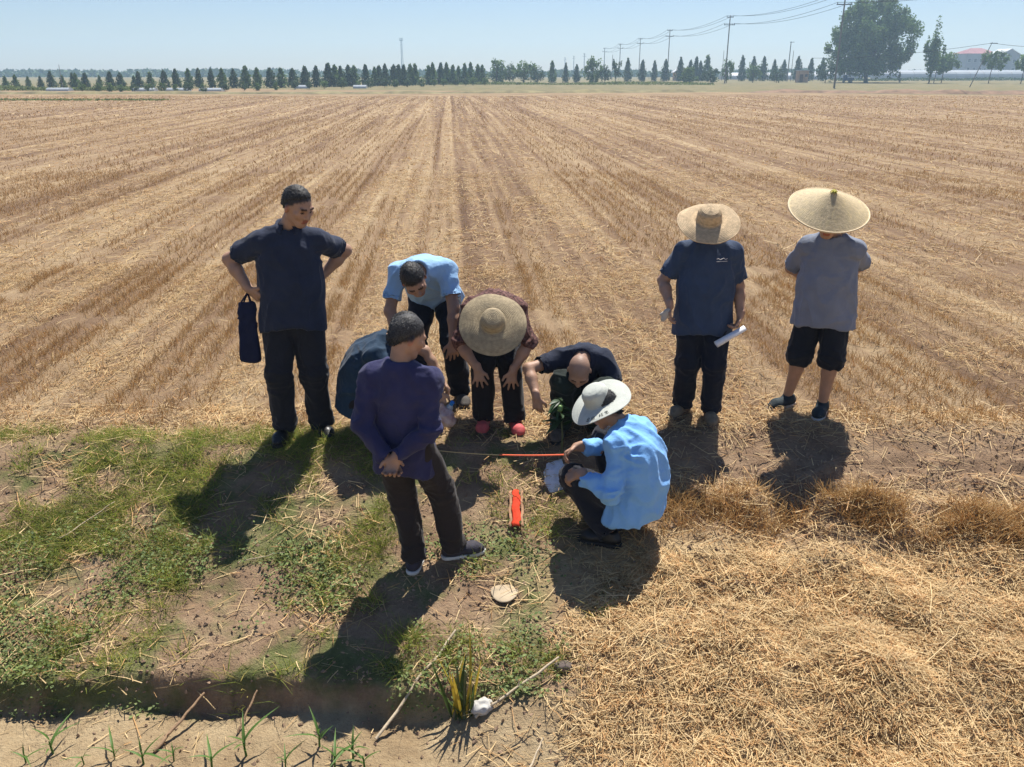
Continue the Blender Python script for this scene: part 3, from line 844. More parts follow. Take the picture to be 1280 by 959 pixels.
# clods of crumbled earth on the bare bank
def clods(n, x0, x1, y0, y1, smin, smax, wf):
    x = RNG.uniform(x0, x1, n); y = RNG.uniform(y0, y1, n)
    k = (RNG.random(n) < wf(x, y)) & in_view(x, y, .2)
    x, y = x[k], y[k]; nn = len(x)
    base = np.array([[1, 0, 0], [-1, 0, 0], [0, 1, 0], [0, -1, 0], [0, 0, 1], [0, 0, -1]], float)
    fs = np.array([[0, 2, 4], [2, 1, 4], [1, 3, 4], [3, 0, 4], [2, 0, 5], [1, 2, 5], [3, 1, 5], [0, 3, 5]])
    s_ = smin + (smax - smin) * RNG.random(nn) ** 3
    V_ = base[None] * s_[:, None, None] * (.6 + .7 * RNG.random((nn, 6, 1))) + RNG.normal(size=(nn, 6, 3)) * (s_ * .25)[:, None, None]
    V_ += np.stack([x, y, terrain(x, y) + s_ * .2], 1)[:, None]
    F_ = (fs[None] + (np.arange(nn) * 6)[:, None, None]).reshape(-1, 3)
    return V_.reshape(-1, 3), F_
SOILM = mat('soil_clod', (.27, .18, .115), .95, .3, 6, .5, 40)
v, f = clods(34000, -3.6, 3.9, 3.0, 5.7, .0025, .014, lambda x, y: (.35 + .65 * sstep(.0, .3, n2(x, y, 1.8, 61))) * np.where(y < 3.5, .3, 1))
tag(link('soil_clods', mesh_np('soil_clods', v, f, SOILM, False)), 'small brown clods of crumbled soil on the bank', 'soil', kind='stuff')


# ------------------------------------------------------------------ signed-distance modelling of figures
class SDF:
    """smooth union of tapered limbs and ellipsoids, meshed with surface nets"""
    def __init__(s, k=.025): s.p = []; s.h = []; s.k = k
    def cap(s, a, b, r1, r2=None, flat=None, k=None, cuts=()):
        """tapered capsule a-b; flat=(axis, factor) squashes it along that axis; cuts=[(point, normal)] keep the side behind the normal"""
        s.p.append(('c', V(*a), V(*b), r1, r1 if r2 is None else r2, flat, s.k if k is None else k, cuts)); return s
    def ell(s, c, R, rad, k=None, cuts=()):
        s.p.append(('e', V(*c), np.array(R, float), V(*rad), None, None, s.k if k is None else k, cuts)); return s
    def hole(s, a, b, r1, r2=None, flat=None):
        s.h.append(('c', V(*a), V(*b), r1, r1 if r2 is None else r2, flat, .006, ())); return s
    def hole_e(s, c, R, rad, k=.01):
        s.h.append(('e', V(*c), np.array(R, float), V(*rad), None, None, k, ())); return s

    @staticmethod
    def _bb(p):
        if p[0] == 'c':
            r = max(p[3], p[4])
            return np.minimum(p[1], p[2]) - r, np.maximum(p[1], p[2]) + r
        r = np.sqrt(((p[2] * p[3][:, None]) ** 2).sum(0))
        return p[1] - r, p[1] + r

    @staticmethod
    def _dist(p, X):
        if p[0] == 'c':
            _, a, b, r1, r2, flat, k, cuts = p
            q = X - a; ba = b - a; sc_ = 1.0
            if flat is not None:
                n, f = flat; n = np.asarray(n, np.float32)
                q = q + (q @ n)[..., None] * n * np.float32(1 / f - 1)
                ba = ba + (ba @ n) * n * (1 / f - 1); sc_ = .5 * (1 + f)
            ba = ba.astype(np.float32)
            t = np.clip((q @ ba) / (float(ba @ ba) + 1e-9), 0, 1)
            q = q - t[..., None] * ba
            d = (np.sqrt((q * q).sum(-1)) - (r1 + (r2 - r1) * t)) * sc_
        else:
            _, c, R, rad, _, _, k, cuts = p
            q = (X - c.astype(np.float32)) @ R.T.astype(np.float32)
            q0 = q / rad.astype(np.float32); q1 = q0 / rad.astype(np.float32)
            k0 = np.sqrt((q0 * q0).sum(-1)); k1 = np.sqrt((q1 * q1).sum(-1)) + 1e-6
            d = k0 * (k0 - 1) / k1
        for pt, n in cuts:
            n = nrm(n).astype(np.float32)
            d = np.maximum(d, (X - np.asarray(pt, np.float32)) @ n)
        return d

    def mesh(s, vox):
        bbs = [s._bb(p) for p in s.p]
        lo = np.min([b[0] for b in bbs], 0) - 3 * vox; hi = np.max([b[1] for b in bbs], 0) + 3 * vox
        n = np.ceil((hi - lo) / vox).astype(int) + 1
        D = np.full(n, .2, np.float32)
        ax = [(lo[i] + vox * np.arange(n[i])).astype(np.float32) for i in range(3)]
        for lst, sub in ((s.p, False), (s.h, True)):
            for p in lst:
                a, b = s._bb(p); k = p[6]
                m = k + 3 * vox
                i0 = np.clip(np.floor((a - m - lo) / vox).astype(int), 0, n - 1); i1 = np.clip(np.ceil((b + m - lo) / vox).astype(int) + 1, 0, n)
                if np.any(i1 - i0 <= 0): continue
                sl = tuple(slice(i0[j], i1[j]) for j in range(3))
                X = np.stack(np.meshgrid(*[ax[j][sl[j]] for j in range(3)], indexing='ij'), -1)
                d = s._dist(p, X); o = D[sl]
                if sub:
                    d = -d
                    h = np.maximum(k - np.abs(o - d), 0) / k
                    D[sl] = np.maximum(o, d) + h * h * k * .25
                else:
                    h = np.maximum(k - np.abs(o - d), 0) / k
                    D[sl] = np.minimum(o, d) - h * h * k * .25
        return nets(D, lo, vox)


def nets(D, lo, vox):
    S = D < 0
    nx, ny, nz = D.shape
    cnt = np.zeros((nx - 1, ny - 1, nz - 1), np.int8)
    for dx in (0, 1):
        for dy in (0, 1):
            for dz in (0, 1):
                cnt += S[dx:nx - 1 + dx, dy:ny - 1 + dy, dz:nz - 1 + dz]
    act = (cnt > 0) & (cnt < 8)
    I = np.argwhere(act)
    idx = np.full(act.shape, -1, np.int32); idx[act] = np.arange(len(I))
    cor = np.array([[a, b, c] for a in (0, 1) for b in (0, 1) for c in (0, 1)])
    val = np.stack([D[I[:, 0] + c[0], I[:, 1] + c[1], I[:, 2] + c[2]] for c in cor], 1)
    acc = np.zeros((len(I), 3)); num = np.zeros(len(I))
    for a in range(8):
        for b in range(a + 1, 8):
            if np.abs(cor[a] - cor[b]).sum() != 1: continue
            va, vb = val[:, a], val[:, b]
            m = (va < 0) != (vb < 0)
            t = np.where(m, va / np.where(m, va - vb, 1), 0)
            acc += m[:, None] * (cor[a] + t[:, None] * (cor[b] - cor[a])); num += m
    v = lo + vox * (I + acc / num[:, None])
    faces = []
    for axis in range(3):
        o1, o2 = (axis + 1) % 3, (axis + 2) % 3
        s0 = [slice(None)] * 3; s1 = [slice(None)] * 3
        s0[axis] = slice(0, -1); s1[axis] = slice(1, None)
        A, B = S[tuple(s0)], S[tuple(s1)]
        E = np.argwhere(A != B)
        E = E[(E[:, o1] > 0) & (E[:, o2] > 0) & (E[:, o1] < D.shape[o1] - 1) & (E[:, o2] < D.shape[o2] - 1)]
        ins = A[E[:, 0], E[:, 1], E[:, 2]]
        q = []
        for d1, d2 in ((-1, -1), (0, -1), (0, 0), (-1, 0)):
            e = E.copy(); e[:, o1] += d1; e[:, o2] += d2
            q.append(idx[e[:, 0], e[:, 1], e[:, 2]])
        q = np.stack(q, 1)
        q[~ins] = q[~ins][:, ::-1]
        faces.append(q)
    f = np.concatenate(faces)
    f = f[(f >= 0).all(1)]
    return v, f


def vnormals(v, f):
    n = np.cross(v[f[:, 2]] - v[f[:, 0]], v[f[:, 3]] - v[f[:, 1]])
    out = np.zeros_like(v)
    for j in range(4):
        np.add.at(out, f[:, j], n)
    return out / (np.linalg.norm(out, axis=1)[:, None] + 1e-12)


def relax(v, f, it=1, w=.5):
    for _ in range(it):
        acc = np.zeros_like(v); c = np.zeros(len(v))
        for j in range(4):
            np.add.at(acc, f[:, j], v[f[:, (j + 1) % 4]] + v[f[:, (j + 3) % 4]]); np.add.at(c, f[:, j], 2)
        v = v * (1 - w) + w * acc / np.maximum(c, 1)[:, None]
    return v


def frame(f, up):
    """rows: left, front, up for something that faces f"""
    f = nrm(f); l = nrm(np.cross(up, f)); return np.stack([l, f, np.cross(f, l)])


def ik(a, b, l1, l2, pole):
    a = V(*a); b = V(*b); d = b - a; L = np.linalg.norm(d)
    if L > (l1 + l2) * .995:
        b = a + d / L * (l1 + l2) * .995; d = b - a; L = np.linalg.norm(d)
    if L < abs(l1 - l2) + .02:
        L = abs(l1 - l2) + .02; d = nrm(d) * L; b = a + d
    t = (l1 * l1 - l2 * l2 + L * L) / (2 * L)
    h = math.sqrt(max(l1 * l1 - t * t, 0))
    u = d / L; p = np.asarray(pole, float); p = p - (p @ u) * u
    return a + u * t + nrm(p) * h, b


SKIN_LIGHT = None


def hand(S, w, D, N, T, s, curl=.5, spread=.1, thumb=.5):
    """palm, four unequal bent fingers and a thumb leaving the side of the palm; D along the hand, N out of the palm, T towards the thumb"""
    D = nrm(D); N = nrm(N - (N @ D) * D); T0 = np.cross(D, N)
    T = T0 if T0 @ T > 0 else -T0
    S.cap(w - D * .03 * s, w + D * .01 * s, .028 * s, .027 * s, (N, .75), .012)
    S.cap(w + D * .02 * s + T * .012 * s, w + D * .075 * s + T * .018 * s, .024 * s, .022 * s, (N, .62), .01)
    S.cap(w + D * .02 * s - T * .012 * s, w + D * .070 * s - T * .020 * s, .024 * s, .020 * s, (N, .62), .01)
    for i, (off, ln) in enumerate(((.031, .068), (.0105, .078), (-.0105, .072), (-.031, .056))):
        b = w + (D * (.088 - .006 * abs(i - 1.2)) + T * off) * s
        d = nrm(D + T * spread * (1.3 - i) * .6)
        a = curl * (.55 + .12 * i)
        r = (.0098 - .0008 * (i == 3)) * s
        p0 = b - D * .012 * s
        for q, fr in enumerate((.46, .31, .23)):
            d = nrm(d * math.cos(a) + N * math.sin(a))
            p1 = p0 + d * ln * fr * s
            S.cap(p0, p1, r, r * .93, None, .004)
            p0 = p1; r *= .93
            a = curl * (.75 if q == 0 else .5)
            nn = nrm(N - (N @ d) * d)
            d = nrm(d * math.cos(a) + nn * math.sin(a)) if q < 2 else d
            a = 0
    b = w + (D * .022 + T * .026) * s
    d = nrm(T * .75 + D * .6 + N * .35 * thumb)
    p1 = b + d * .040 * s; S.cap(b, p1, .0135 * s, .0115 * s, None, .008)
    d = nrm(D * .9 + T * (.35 - .4 * thumb) + N * .5 * thumb)
    p2 = p1 + d * .034 * s; S.cap(p1, p2, .0112 * s, .009 * s, None, .004)


class Fig:
    """joint positions of one person, from a few targets in metres"""
    def __init__(g, s, pel, pf, neck, tf, headc, hf, hu, wl, wr, el, er, al, ar, fl, fr, kl, kr, arch=0.0, girth=1.0, sw=1.0, straight=False, hairline=.0):
        g.s = s; g.girth = girth; g.hairline = hairline
        g.pel = V(*pel); g.neck = V(*neck); ax = nrm(g.neck - g.pel)
        L = np.linalg.norm(g.neck - g.pel)
        tf = nrm(tf); g.ct = frame(tf - (tf @ ax) * ax, ax)          # chest frame
        pf = nrm(pf); g.pt = frame(pf - (pf @ ax) * ax * .5, nrm(ax + V(0, 0, .6)))
        back = -g.ct[1]
        g.waist = g.pel + ax * L * .34 + back * arch * .75 * s
        g.chest = g.pel + ax * L * .62 + back * arch * s
        g.upv = nrm(g.neck - g.chest)
        g.ct = frame(tf - (tf @ g.upv) * g.upv, g.upv)
        l = g.ct[0]
        base = g.neck - g.upv * .105 * s
        g.sh = [base + l * .168 * s * sw, base - l * .168 * s * sw]
        g.hip = [g.pel + g.pt[0] * .088 * s, g.pel - g.pt[0] * .088 * s]
        g.hc = V(*headc); g.hR = frame(V(*hf), V(*hu))
        g.el, g.wr, g.kn, g.an, g.ft = [0, 0], [0, 0], [0, 0], [0, 0], [V(*fl), V(*fr)]
        for i, (w, p) in enumerate(((wl, el), (wr, er))):
            g.el[i], g.wr[i] = ik(g.sh[i], w, .285 * s, .25 * s, p)
        for i, (a, p) in enumerate(((al, kl), (ar, kr))):
            z = tz(a[0], a[1]) if len(a) == 2 else a[2]
            foot = V(a[0], a[1], z + .085 * s)
            k = min(1.0, np.linalg.norm(foot - g.hip[i]) / (.84 * s * .988)) if straight else 1.0     # standing figures keep their knees nearly straight
            g.kn[i], g.an[i] = ik(g.hip[i], foot, .43 * s * k, .41 * s * k, p)

    def body(g, hands, scalp=None, vox=.0065):
        s = g.s; S = SDF(.02)
        # trunk, a little inside the clothes
        S.cap(g.hip[0] * .85 + g.hip[1] * .15, g.hip[1] * .85 + g.hip[0] * .15, .095 * s, None, (g.pt[1], .85))
        S.cap(g.pel, g.waist, .135 * s, .125 * s, (g.ct[1], .68))
        S.cap(g.waist, g.chest, .125 * s, .145 * s, (g.ct[1], .66))
        S.cap(g.sh[0], g.sh[1], .052 * s)
        for i in (0, 1):
            S.cap(g.sh[i], g.el[i], .050 * s, .042 * s)
            S.cap(g.el[i], g.el[i] * .65 + g.wr[i] * .35, .042 * s, .043 * s)
            S.cap(g.el[i] * .65 + g.wr[i] * .35, g.wr[i], .043 * s, .028 * s)
            S.cap(g.hip[i], g.kn[i], .078 * s, .052 * s)
            c = g.kn[i] * .68 + g.an[i] * .32 - g.ft[i] * .012 * s
            S.cap(g.kn[i], c, .052 * s, .054 * s); S.cap(c, g.an[i], .054 * s, .036 * s)
            f = nrm(V(g.ft[i][0], g.ft[i][1], 0))
            S.cap(g.an[i] - V(0, 0, .045 * s) - f * .02 * s, g.an[i] - V(0, 0, .055 * s) + f * .13 * s, .03 * s, .024 * s)
            D, N, T, curl, sp, th = hands[i]
            hand(S, g.wr[i], V(*D), V(*N), V(*T), s, curl, sp, th)
        # neck and head
        l, f, u = g.hR; h = g.hc; e = s * 1.04
        g.e = e
        S.cap(g.neck - g.upv * .03 * s + f * .0, h - u * .055 * e - f * .015 * e, .061 * s, .054 * e)
        S.cap(g.neck - g.upv * .03 * s, g.sh[0] * .55 + g.neck * .45 - g.upv * .01 * s, .045 * s, .04 * s)
        S.cap(g.neck - g.upv * .03 * s, g.sh[1] * .55 + g.neck * .45 - g.upv * .01 * s, .045 * s, .04 * s)
        R = g.hR
        S.ell(h + (u * .028 - f * .012) * e, R, (.074 * e, .094 * e, .088 * e), .02)
        S.ell(h + (u * .0 + f * .022) * e, R, (.064 * e, .068 * e, .085 * e), .02)
        S.cap(h + (f * .035 - u * .045) * e, h + (f * .062 - u * .088) * e, .044 * e, .026 * e, (l, .98), .025)
        for d in (-1, 1):
            S.cap(h + (l * d * .045 + f * .0 - u * .05) * e, h + (l * d * .022 + f * .06 - u * .086) * e, .022 * e, .02 * e, None, .02)
            S.cap(h + (l * d * .05 + f * .062 - u * .012) * e, h + (l * d * .03 + f * .072 - u * .03) * e, .02 * e, .018 * e, None, .02)
            S.cap(h + (l * d * .045 + f * .08 + u * .028) * e, h + (l * d * .014 + f * .088 + u * .024) * e, .010 * e, .010 * e, None, .014)
            S.ell(h + (l * d * .076 - f * .008 - u * .008) * e, frame(f + l * d * .45, u), (.010 * e, .020 * e, .031 * e), .006)
            S.hole_e(h + (l * d * .032 + f * .096 + u * .006) * e, R, (.014 * e, .012 * e, .009 * e), .012)
            S.ell(h + (l * d * .031 + f * .077 + u * .004) * e, R, (.0125 * e, .0125 * e, .0115 * e), .004)
        S.cap(h + (f * .088 + u * .018) * e, h + (f * .108 - u * .022) * e, .009 * e, .013 * e, None, .01)
        for d in (-1, 1):
            S.ell(h + (l * d * .012 + f * .096 - u * .027) * e, R, (.010 * e, .012 * e, .009 * e), .008)
        S.cap(h + (l * .018 + f * .088 - u * .05) * e, h + (-l * .018 + f * .088 - u * .05) * e, .0085 * e, None, None, .008)
        S.cap(h + (l * .015 + f * .086 - u * .062) * e, h + (-l * .015 + f * .086 - u * .062) * e, .0085 * e, None, None, .008)
        v, fc = S.mesh(vox)
        v = relax(v, fc, 1, .3)
        # skin colouring: lips, brows, eyes, redder knuckles and ears
        q = (v - h) @ R.T / e
        t = np.ones((len(v), 3)); t *= (1 + .10 * pnoise(v * 23)[:, None])
        def paint(m, c): t[m] = c
        face = q[:, 1] > .05
        paint(face & (np.abs(q[:, 0]) < .024) & (np.abs(q[:, 2] + .056) < .0135) & (q[:, 1] > .08), (.80, .48, .46))
        paint(face & (np.abs(np.abs(q[:, 0]) - .031) < .019) & (np.abs(q[:, 2] - .0295) < .0065), (.14, .12, .12))
        ey = face & (((np.abs(q[:, 0]) - .031) / .014) ** 2 + ((q[:, 2] - .005) / .0068) ** 2 < 1)
        paint(ey, (.35, .32, .32))
        paint(ey & (np.abs(np.abs(q[:, 0]) - .031) < .0065), (.03, .025, .02))
        ear = (np.abs(q[:, 0]) > .074) & (np.abs(q[:, 2] + .008) < .035) & (np.abs(q[:, 1] + .01) < .03)
        t[ear] *= (1.12, .86, .80)
        if scalp:
            hl = .83 * q[:, 1] + g.hairline - q[:, 2] + .012 * pnoise(v * 60)
            k = sstep(.022, -.004, hl)[:, None] * (np.linalg.norm(q - V(0, -.012, .02), axis=1) < .125)[:, None] * (q[:, 2] > -.09)[:, None]
            t = t * (1 - k) + k * np.array(scalp)
        return v, fc, t


def folds(v, f, g, amp, joints=(), seed=0, axis=None, fz=4.0, fr=17.0):
    """cloth folds: long drapes along the trunk or limb axis and tight creases near bent joints"""
    n = vnormals(v, f)
    ax = nrm(axis if axis is not None else V(0, 0, 1))
    a = nrm(np.cross(ax, V(.3, .9, .2))); b = np.cross(ax, a)
    q = np.stack([v @ a, v @ b, v @ ax], 1)
    w = pnoise(q * 5 + seed)[:, None] * .35
    d1 = pnoise(np.concatenate([q[:, :2] * fr * .55, q[:, 2:] * fz], 1) + w + seed)
    d1 = (1 - np.minimum(2.2 * np.abs(d1), 1)) ** 1.5 * 1.7 - .5
    d2 = pnoise(np.concatenate([q[:, :2] * 7, q[:, 2:] * 20], 1) + w * 2 + seed * 2.3)
    d2 = (1 - np.minimum(2.6 * np.abs(d2), 1)) ** 1.5 * 1.8 - .6
    wt = np.zeros(len(v))
    for j, r in joints:
        wt = np.maximum(wt, np.exp(-((v - j) ** 2).sum(1) / (r * r)))
    low = pnoise(v * 6.0 + seed)
    return v + n * (amp * (.55 * d1 * (1 - .6 * wt) + 1.1 * d2 * wt + .45 * low))[:, None]


def trousers(g, legs=(1.0, 1.0), vox=.010, amp=.016, loose=1.0, seed=1, top=.11, cut=.02):
    """legs: fraction of the shin that is covered; negative values end above the knee"""
    s = g.s; S = SDF(.03)
    ax = nrm(g.waist - g.pel)
    S.cap(g.hip[0] * .9 + g.hip[1] * .1, g.hip[1] * .9 + g.hip[0] * .1, .103 * s * g.girth, None, (g.pt[1], .95))
    S.cap(g.pel, g.pel + ax * top * s, .152 * s * g.girth, .145 * s * g.girth, (g.ct[1], .74), None, [(g.pel + ax * (top + .03) * s, ax)])
    js = [(g.pel, .12 * s)]
    for i in (0, 1):
        if legs[i] >= 0:
            S.cap(g.hip[i], g.kn[i], .103 * s * loose, .090 * s * loose)
            e = g.kn[i] + (g.an[i] - g.kn[i]) * legs[i]
            d = nrm(g.an[i] - g.kn[i]); e2 = e + d * .045 * s
            S.cap(g.kn[i], e2, .088 * s * loose, .078 * s * loose, None, None, [(e2 - d * cut * s, d)])
            S.hole(e2 - d * .035 * s, e2 + d * .02, .064 * s * loose)
            js += [(g.kn[i], .10 * s), (e - d * .03, .09 * s)]
        else:
            d = nrm(g.kn[i] - g.hip[i]); e = g.kn[i] - d * (-legs[i]) * .43 * s
            S.cap(g.hip[i], e + d * .05, .098 * s * loose, .096 * s * loose, None, None, [(e, d)])
            S.hole(e - d * .03 * s, e + d * .06, .082 * s * loose)
    v, f = S.mesh(vox)
    v = relax(folds(relax(v, f, 1, .5), f, g, amp, js, seed), f, 1, .5)
    return v, f


def shirt(g, sleeve='short', hem=.10, vox=.0095, amp=.016, seed=2, flare=1.0, hem_n=None, belly=1.0, hem_f=.78, neck_r=.068, cuff=.19, hem_tilt=.32):
    s = g.s; S = SDF(.03)
    gi = g.girth
    ax = nrm(g.waist - g.pel)
    hn = nrm(-ax if hem_n is None else hem_n)
    he = g.pel - ax * hem * s
    for o in (-1, 1):
        q = g.pt[0] * o * .050 * s
        S.cap(g.waist + q * .6, he - ax * .1 * s + q * flare, .160 * s * belly * gi, .168 * s * flare * gi, (g.ct[1], hem_f + .08), .05, [(he, nrm(hn - g.pt[0] * o * hem_tilt))])
    S.cap(g.waist, g.chest, .182 * s * belly * gi, .184 * s * gi, (g.ct[1], .72), .05)
    S.cap(g.chest, g.neck - g.upv * .165 * s, .182 * s * gi, .160 * s * gi, (g.ct[1], .66), .05)
    for i in (0, 1):
        S.cap(g.neck - g.upv * .045 * s, g.sh[i] + g.upv * .004 * s, .068 * s, .056 * s, None, .05)
        S.cap(g.sh[i], g.sh[1 - i], .060 * s, None, None, .04)
    js = [(g.waist, .12 * s)]
    for i in (0, 1):
        d = nrm(g.el[i] - g.sh[i])
        if sleeve == 'short':
            c = g.sh[i] + d * cuff * s
            S.cap(g.sh[i], g.sh[i] * .6 + c * .4, .060 * s, .064 * s, None, .04)
            S.cap(g.sh[i], c + d * .05, .060 * s, .076 * s, None, .02, [(c, d)])
            S.hole(c - d * .015 * s, c + d * .06, .062 * s)
            js.append((g.sh[i] - g.ct[0] * (.05 if i == 0 else -.05) - g.upv * .07, .09 * s))
        else:
            fr = sleeve if isinstance(sleeve, float) else .97
            S.cap(g.sh[i], g.sh[i] * .65 + g.el[i] * .35, .059 * s, .061 * s, None, .04)
            S.cap(g.sh[i], g.el[i], .064 * s, .060 * s, None, .015)
            d2 = nrm(g.wr[i] - g.el[i]); c = g.el[i] + (g.wr[i] - g.el[i]) * fr
            S.cap(g.el[i], c + d2 * .03, .059 * s, .048 * s, None, .02, [(c, d2)])
            S.hole(c - d2 * .015, c + d2 * .05, .033 * s)
            js += [(g.el[i], .09 * s), (c, .06 * s), (g.sh[i] - g.upv * .08, .09 * s)]
    S.hole(g.neck - g.upv * .02 * s + g.ct[1] * .015 * s, g.neck + g.upv * .10 * s + g.ct[1] * .02 * s, neck_r * s * .92, neck_r * s * 1.15)
    v, f = S.mesh(vox)
    v = relax(folds(relax(v, f, 1, .5), f, g, amp, js, seed, axis=nrm(g.neck - g.pel)), f, 1, .5)
    return v, f


def collar(g, gap=.7, h=.032, r=.066):
    """turned-down polo collar around the neck, open at the front"""
    s = g.s; n = 28
    c = g.neck - g.upv * .004 * s + g.ct[1] * .012 * s
    l, f, u = g.ct
    u = nrm(u * 1 - f * .12); v = []; fc = []
    th = np.linspace(gap * .5, 2 * math.pi - gap * .5, n)
    prof = ((.95, .0), (1.0, .035), (1.06, .04), (1.30, .004), (1.36, -.012), (1.30, -.014))
    for t in th:
        o = math.cos(t) * f + math.sin(t) * l
        dr = -.03 * (1 + math.cos(t)) * .5
        for k, (a, b) in enumerate(prof):
            v.append(c + o * r * s * a + u * (b * 1.0 * s + dr * s))
    m = len(prof)
    for i in range(n - 1):
        for k in range(m - 1):
            fc.append([i * m + k, (i + 1) * m + k, (i + 1) * m + k + 1, i * m + k + 1])
    return np.array(v), np.array(fc)


def hair(g, thick=.012, low=None, slope=.83, vox=.006, seed=3, rough=.002, back=-.1, tufts=4500, lock=.010):
    l, f, u = g.hR; h = g.hc; e = g.e; S = SDF(.02)
    low = g.hairline
    cuts = [(h + (u * low) * e + nrm(f * slope - u) * .012, nrm(f * slope - u)), (h + u * back * e, -u)]
    S.ell(h + (u * .028 - f * .012) * e, g.hR, (.074 * e + thick * .45, .094 * e + thick * .75, .088 * e + thick), .02, cuts)
    S.cap(h + (-f * .055 - u * .02) * e, h + (-f * .045 - u * .06) * e, .055 * e, .05 * e, None, .02, cuts)
    v, fc = S.mesh(vox)
    n = vnormals(v, fc)
    q = v @ g.hR.T
    d = pnoise(np.stack([q[:, 0] * 130, q[:, 1] * 60, q[:, 2] * 60], 1) + seed) + .7 * pnoise(v * 45 + seed)
    edge = rough * 2 * pnoise(v * 70 + seed * 3)
    hl = ((q - g.hR @ h) @ V(0, slope, -1)) / math.hypot(slope, 1) - low * e * -1 / math.hypot(slope, 1) if False else ((v - h - u * low * e) @ nrm(f * slope - u))
    hl = hl + .011 * pnoise(v * 55 + seed) + .006 * pnoise(v * 140 + seed)
    taper = 1 - sstep(-.030, .004, hl)
    v = v + n * (rough * d - (1 - taper) * (thick + .004))[:, None]
    # short locks standing off the surface and breaking the hairline
    rg = np.random.default_rng(int(seed * 10) + len(v))
    m = int(tufts)
    if m:
        k = rg.integers(0, len(v), m)
        flow = nrm(-u * .8 - f * .5)
        dr = n[k] * .35 + flow * .8 + rg.normal(size=(m, 3)) * .35
        dr /= np.linalg.norm(dr, axis=1)[:, None]
        sd = np.cross(dr, n[k]); sd /= np.linalg.norm(sd, axis=1)[:, None] + 1e-9
        L = (.5 + rg.random(m)[:, None]) * lock
        b0 = v[k] - n[k] * .003
        tv = np.stack([b0 - sd * .002, b0 + sd * .002, b0 + sd * .001 + dr * L, b0 - sd * .001 + dr * L], 1).reshape(-1, 3)
        tf = np.arange(4 * m).reshape(-1, 4) + len(v)
        v = np.concatenate([v, tv]); fc = np.concatenate([fc, tf])
    return v, fc


def shoe_parts(g, i, vox=.007, L=.27, toe=1.0):
    s = g.s; a = g.an[i]; f = nrm(V(g.ft[i][0], g.ft[i][1], 0)); z = a[2] - .085 * s
    side = np.cross(V(0, 0, 1), f)
    b = V(a[0], a[1], z)
    S = SDF(.03)
    heel = b - f * .045 * s + V(0, 0, .045 * s); ball = b + f * .12 * s + V(0, 0, .038 * s); tip = b + f * (L - .105) * s + V(0, 0, .03 * s)
    cut = [(b + V(0, 0, .016 * s), V(0, 0, -1))]
    S.cap(heel, ball, .040 * s, .047 * s, (V(0, 0, 1), .95), None, cut)
    S.cap(ball, tip, .046 * s, .036 * s, (V(0, 0, 1), .75), None, cut)
    S.cap(a - V(0, 0, .03 * s) - f * .008 * s, a + V(0, 0, .012 * s) - f * .012 * s, .046 * s, .044 * s, None, None, [(a + V(0, 0, .02 * s), V(0, 0, 1) - f * .2)])
    up = S.mesh(vox)
    S2 = SDF(.02)
    zc = [(b + V(0, 0, -.004), V(0, 0, -1)), (b + V(0, 0, .021 * s), V(0, 0, 1))]
    for p, q, r1, r2 in ((heel, ball, .043 * s, .051 * s), (ball, tip, .051 * s, .042 * s)):
        p = V(p[0], p[1], z + .01); q = V(q[0], q[1], z + .01)
        S2.cap(p, q, r1, r2, None, .01, zc)
    so = S2.mesh(vox)
    return up, so


def garment(name, vf, m, parent, root, cols=None):
    v, f = vf
    return link(name, mesh_np(name, v - root, f, m, True, cols), parent)


# ------------------------------------------------------------------ materials of clothes and skin
M = {}
M['skin'] = mat('skin_tanned', (.37, .215, .14), .55, .10, 14, .15, 120, tint=True, spec=.4)
M['skin_pale'] = mat('skin_lighter', (.43, .265, .18), .55, .10, 14, .15, 120, tint=True, spec=.4)
for nm, c, c2, r in (('hair_black', (.008, .007, .007), (.045, .041, .038), .45), ('hair_grey', (.016, .015, .015), (.075, .073, .072), .55), ('hair_stubble', (.10, .075, .06), (.16, .115, .09), .7)):
    M[nm] = mat(nm, c, .6, .2, 170, .4, 300, col2=c2, bdist=.004, spec=.3)
def cloth(nm, c, vary=.12, rough=.85, sheen=.1, bump=.55):
    M[nm] = mat(nm, c, rough, vary, 9, bump, 26, spec=.2, sheen=sheen, bdist=.014)
cloth('polo_black', (.020, .027, .052)); cloth('trouser_black', (.016, .017, .024)); cloth('trouser_dark', (.014, .012, .014))
cloth('polo_blue', (.30, .50, .74), .05); cloth('tee_teal', (.014, .036, .068)); cloth('sweater_navy', (.030, .031, .088), .15)
cloth('shirt_blue', (.20, .44, .80), .05); cloth('tee_navy', (.035, .056, .105)); cloth('tee_grey', (.185, .21, .27), .08)
cloth('shorts_black', (.008, .010, .016)); cloth('tee_night', (.011, .016, .034)); cloth('trouser_navy', (.009, .012, .022))
cloth('trouser_brown', (.026, .020, .019)); cloth('trouser_green', (.010, .018, .014), .4)
M['shirt_floral'] = mat('shirt_floral', (.055, .022, .020), .85, .5, 60, .3, 55, spec=.2, col2=(.20, .10, .085))
M['leather_black'] = mat('leather_black', (.012, .012, .013), .38, .2, 20, .2, 90)
M['shoe_grey'] = mat('shoe_grey', (.035, .032, .045), .75, .2, 30, .3, 120)
M['shoe_khaki'] = mat('shoe_khaki', (.20, .155, .10), .85, .2, 30, .3, 120)
M['shoe_dusty'] = mat('shoe_dusty', (.085, .075, .065), .8, .3, 25, .3, 120)
M['shoe_teal'] = mat('shoe_teal', (.018, .028, .032), .8, .3, 25, .3, 120)
M['shoe_pink'] = mat('shoe_pink', (.55, .10, .10), .7, .15, 25, .3, 120)
M['sole_white'] = mat('sole_white', (.55, .54, .52), .7, .15, 20)
M['sole_black'] = mat('sole_black', (.02, .02, .02), .7, .15, 20)
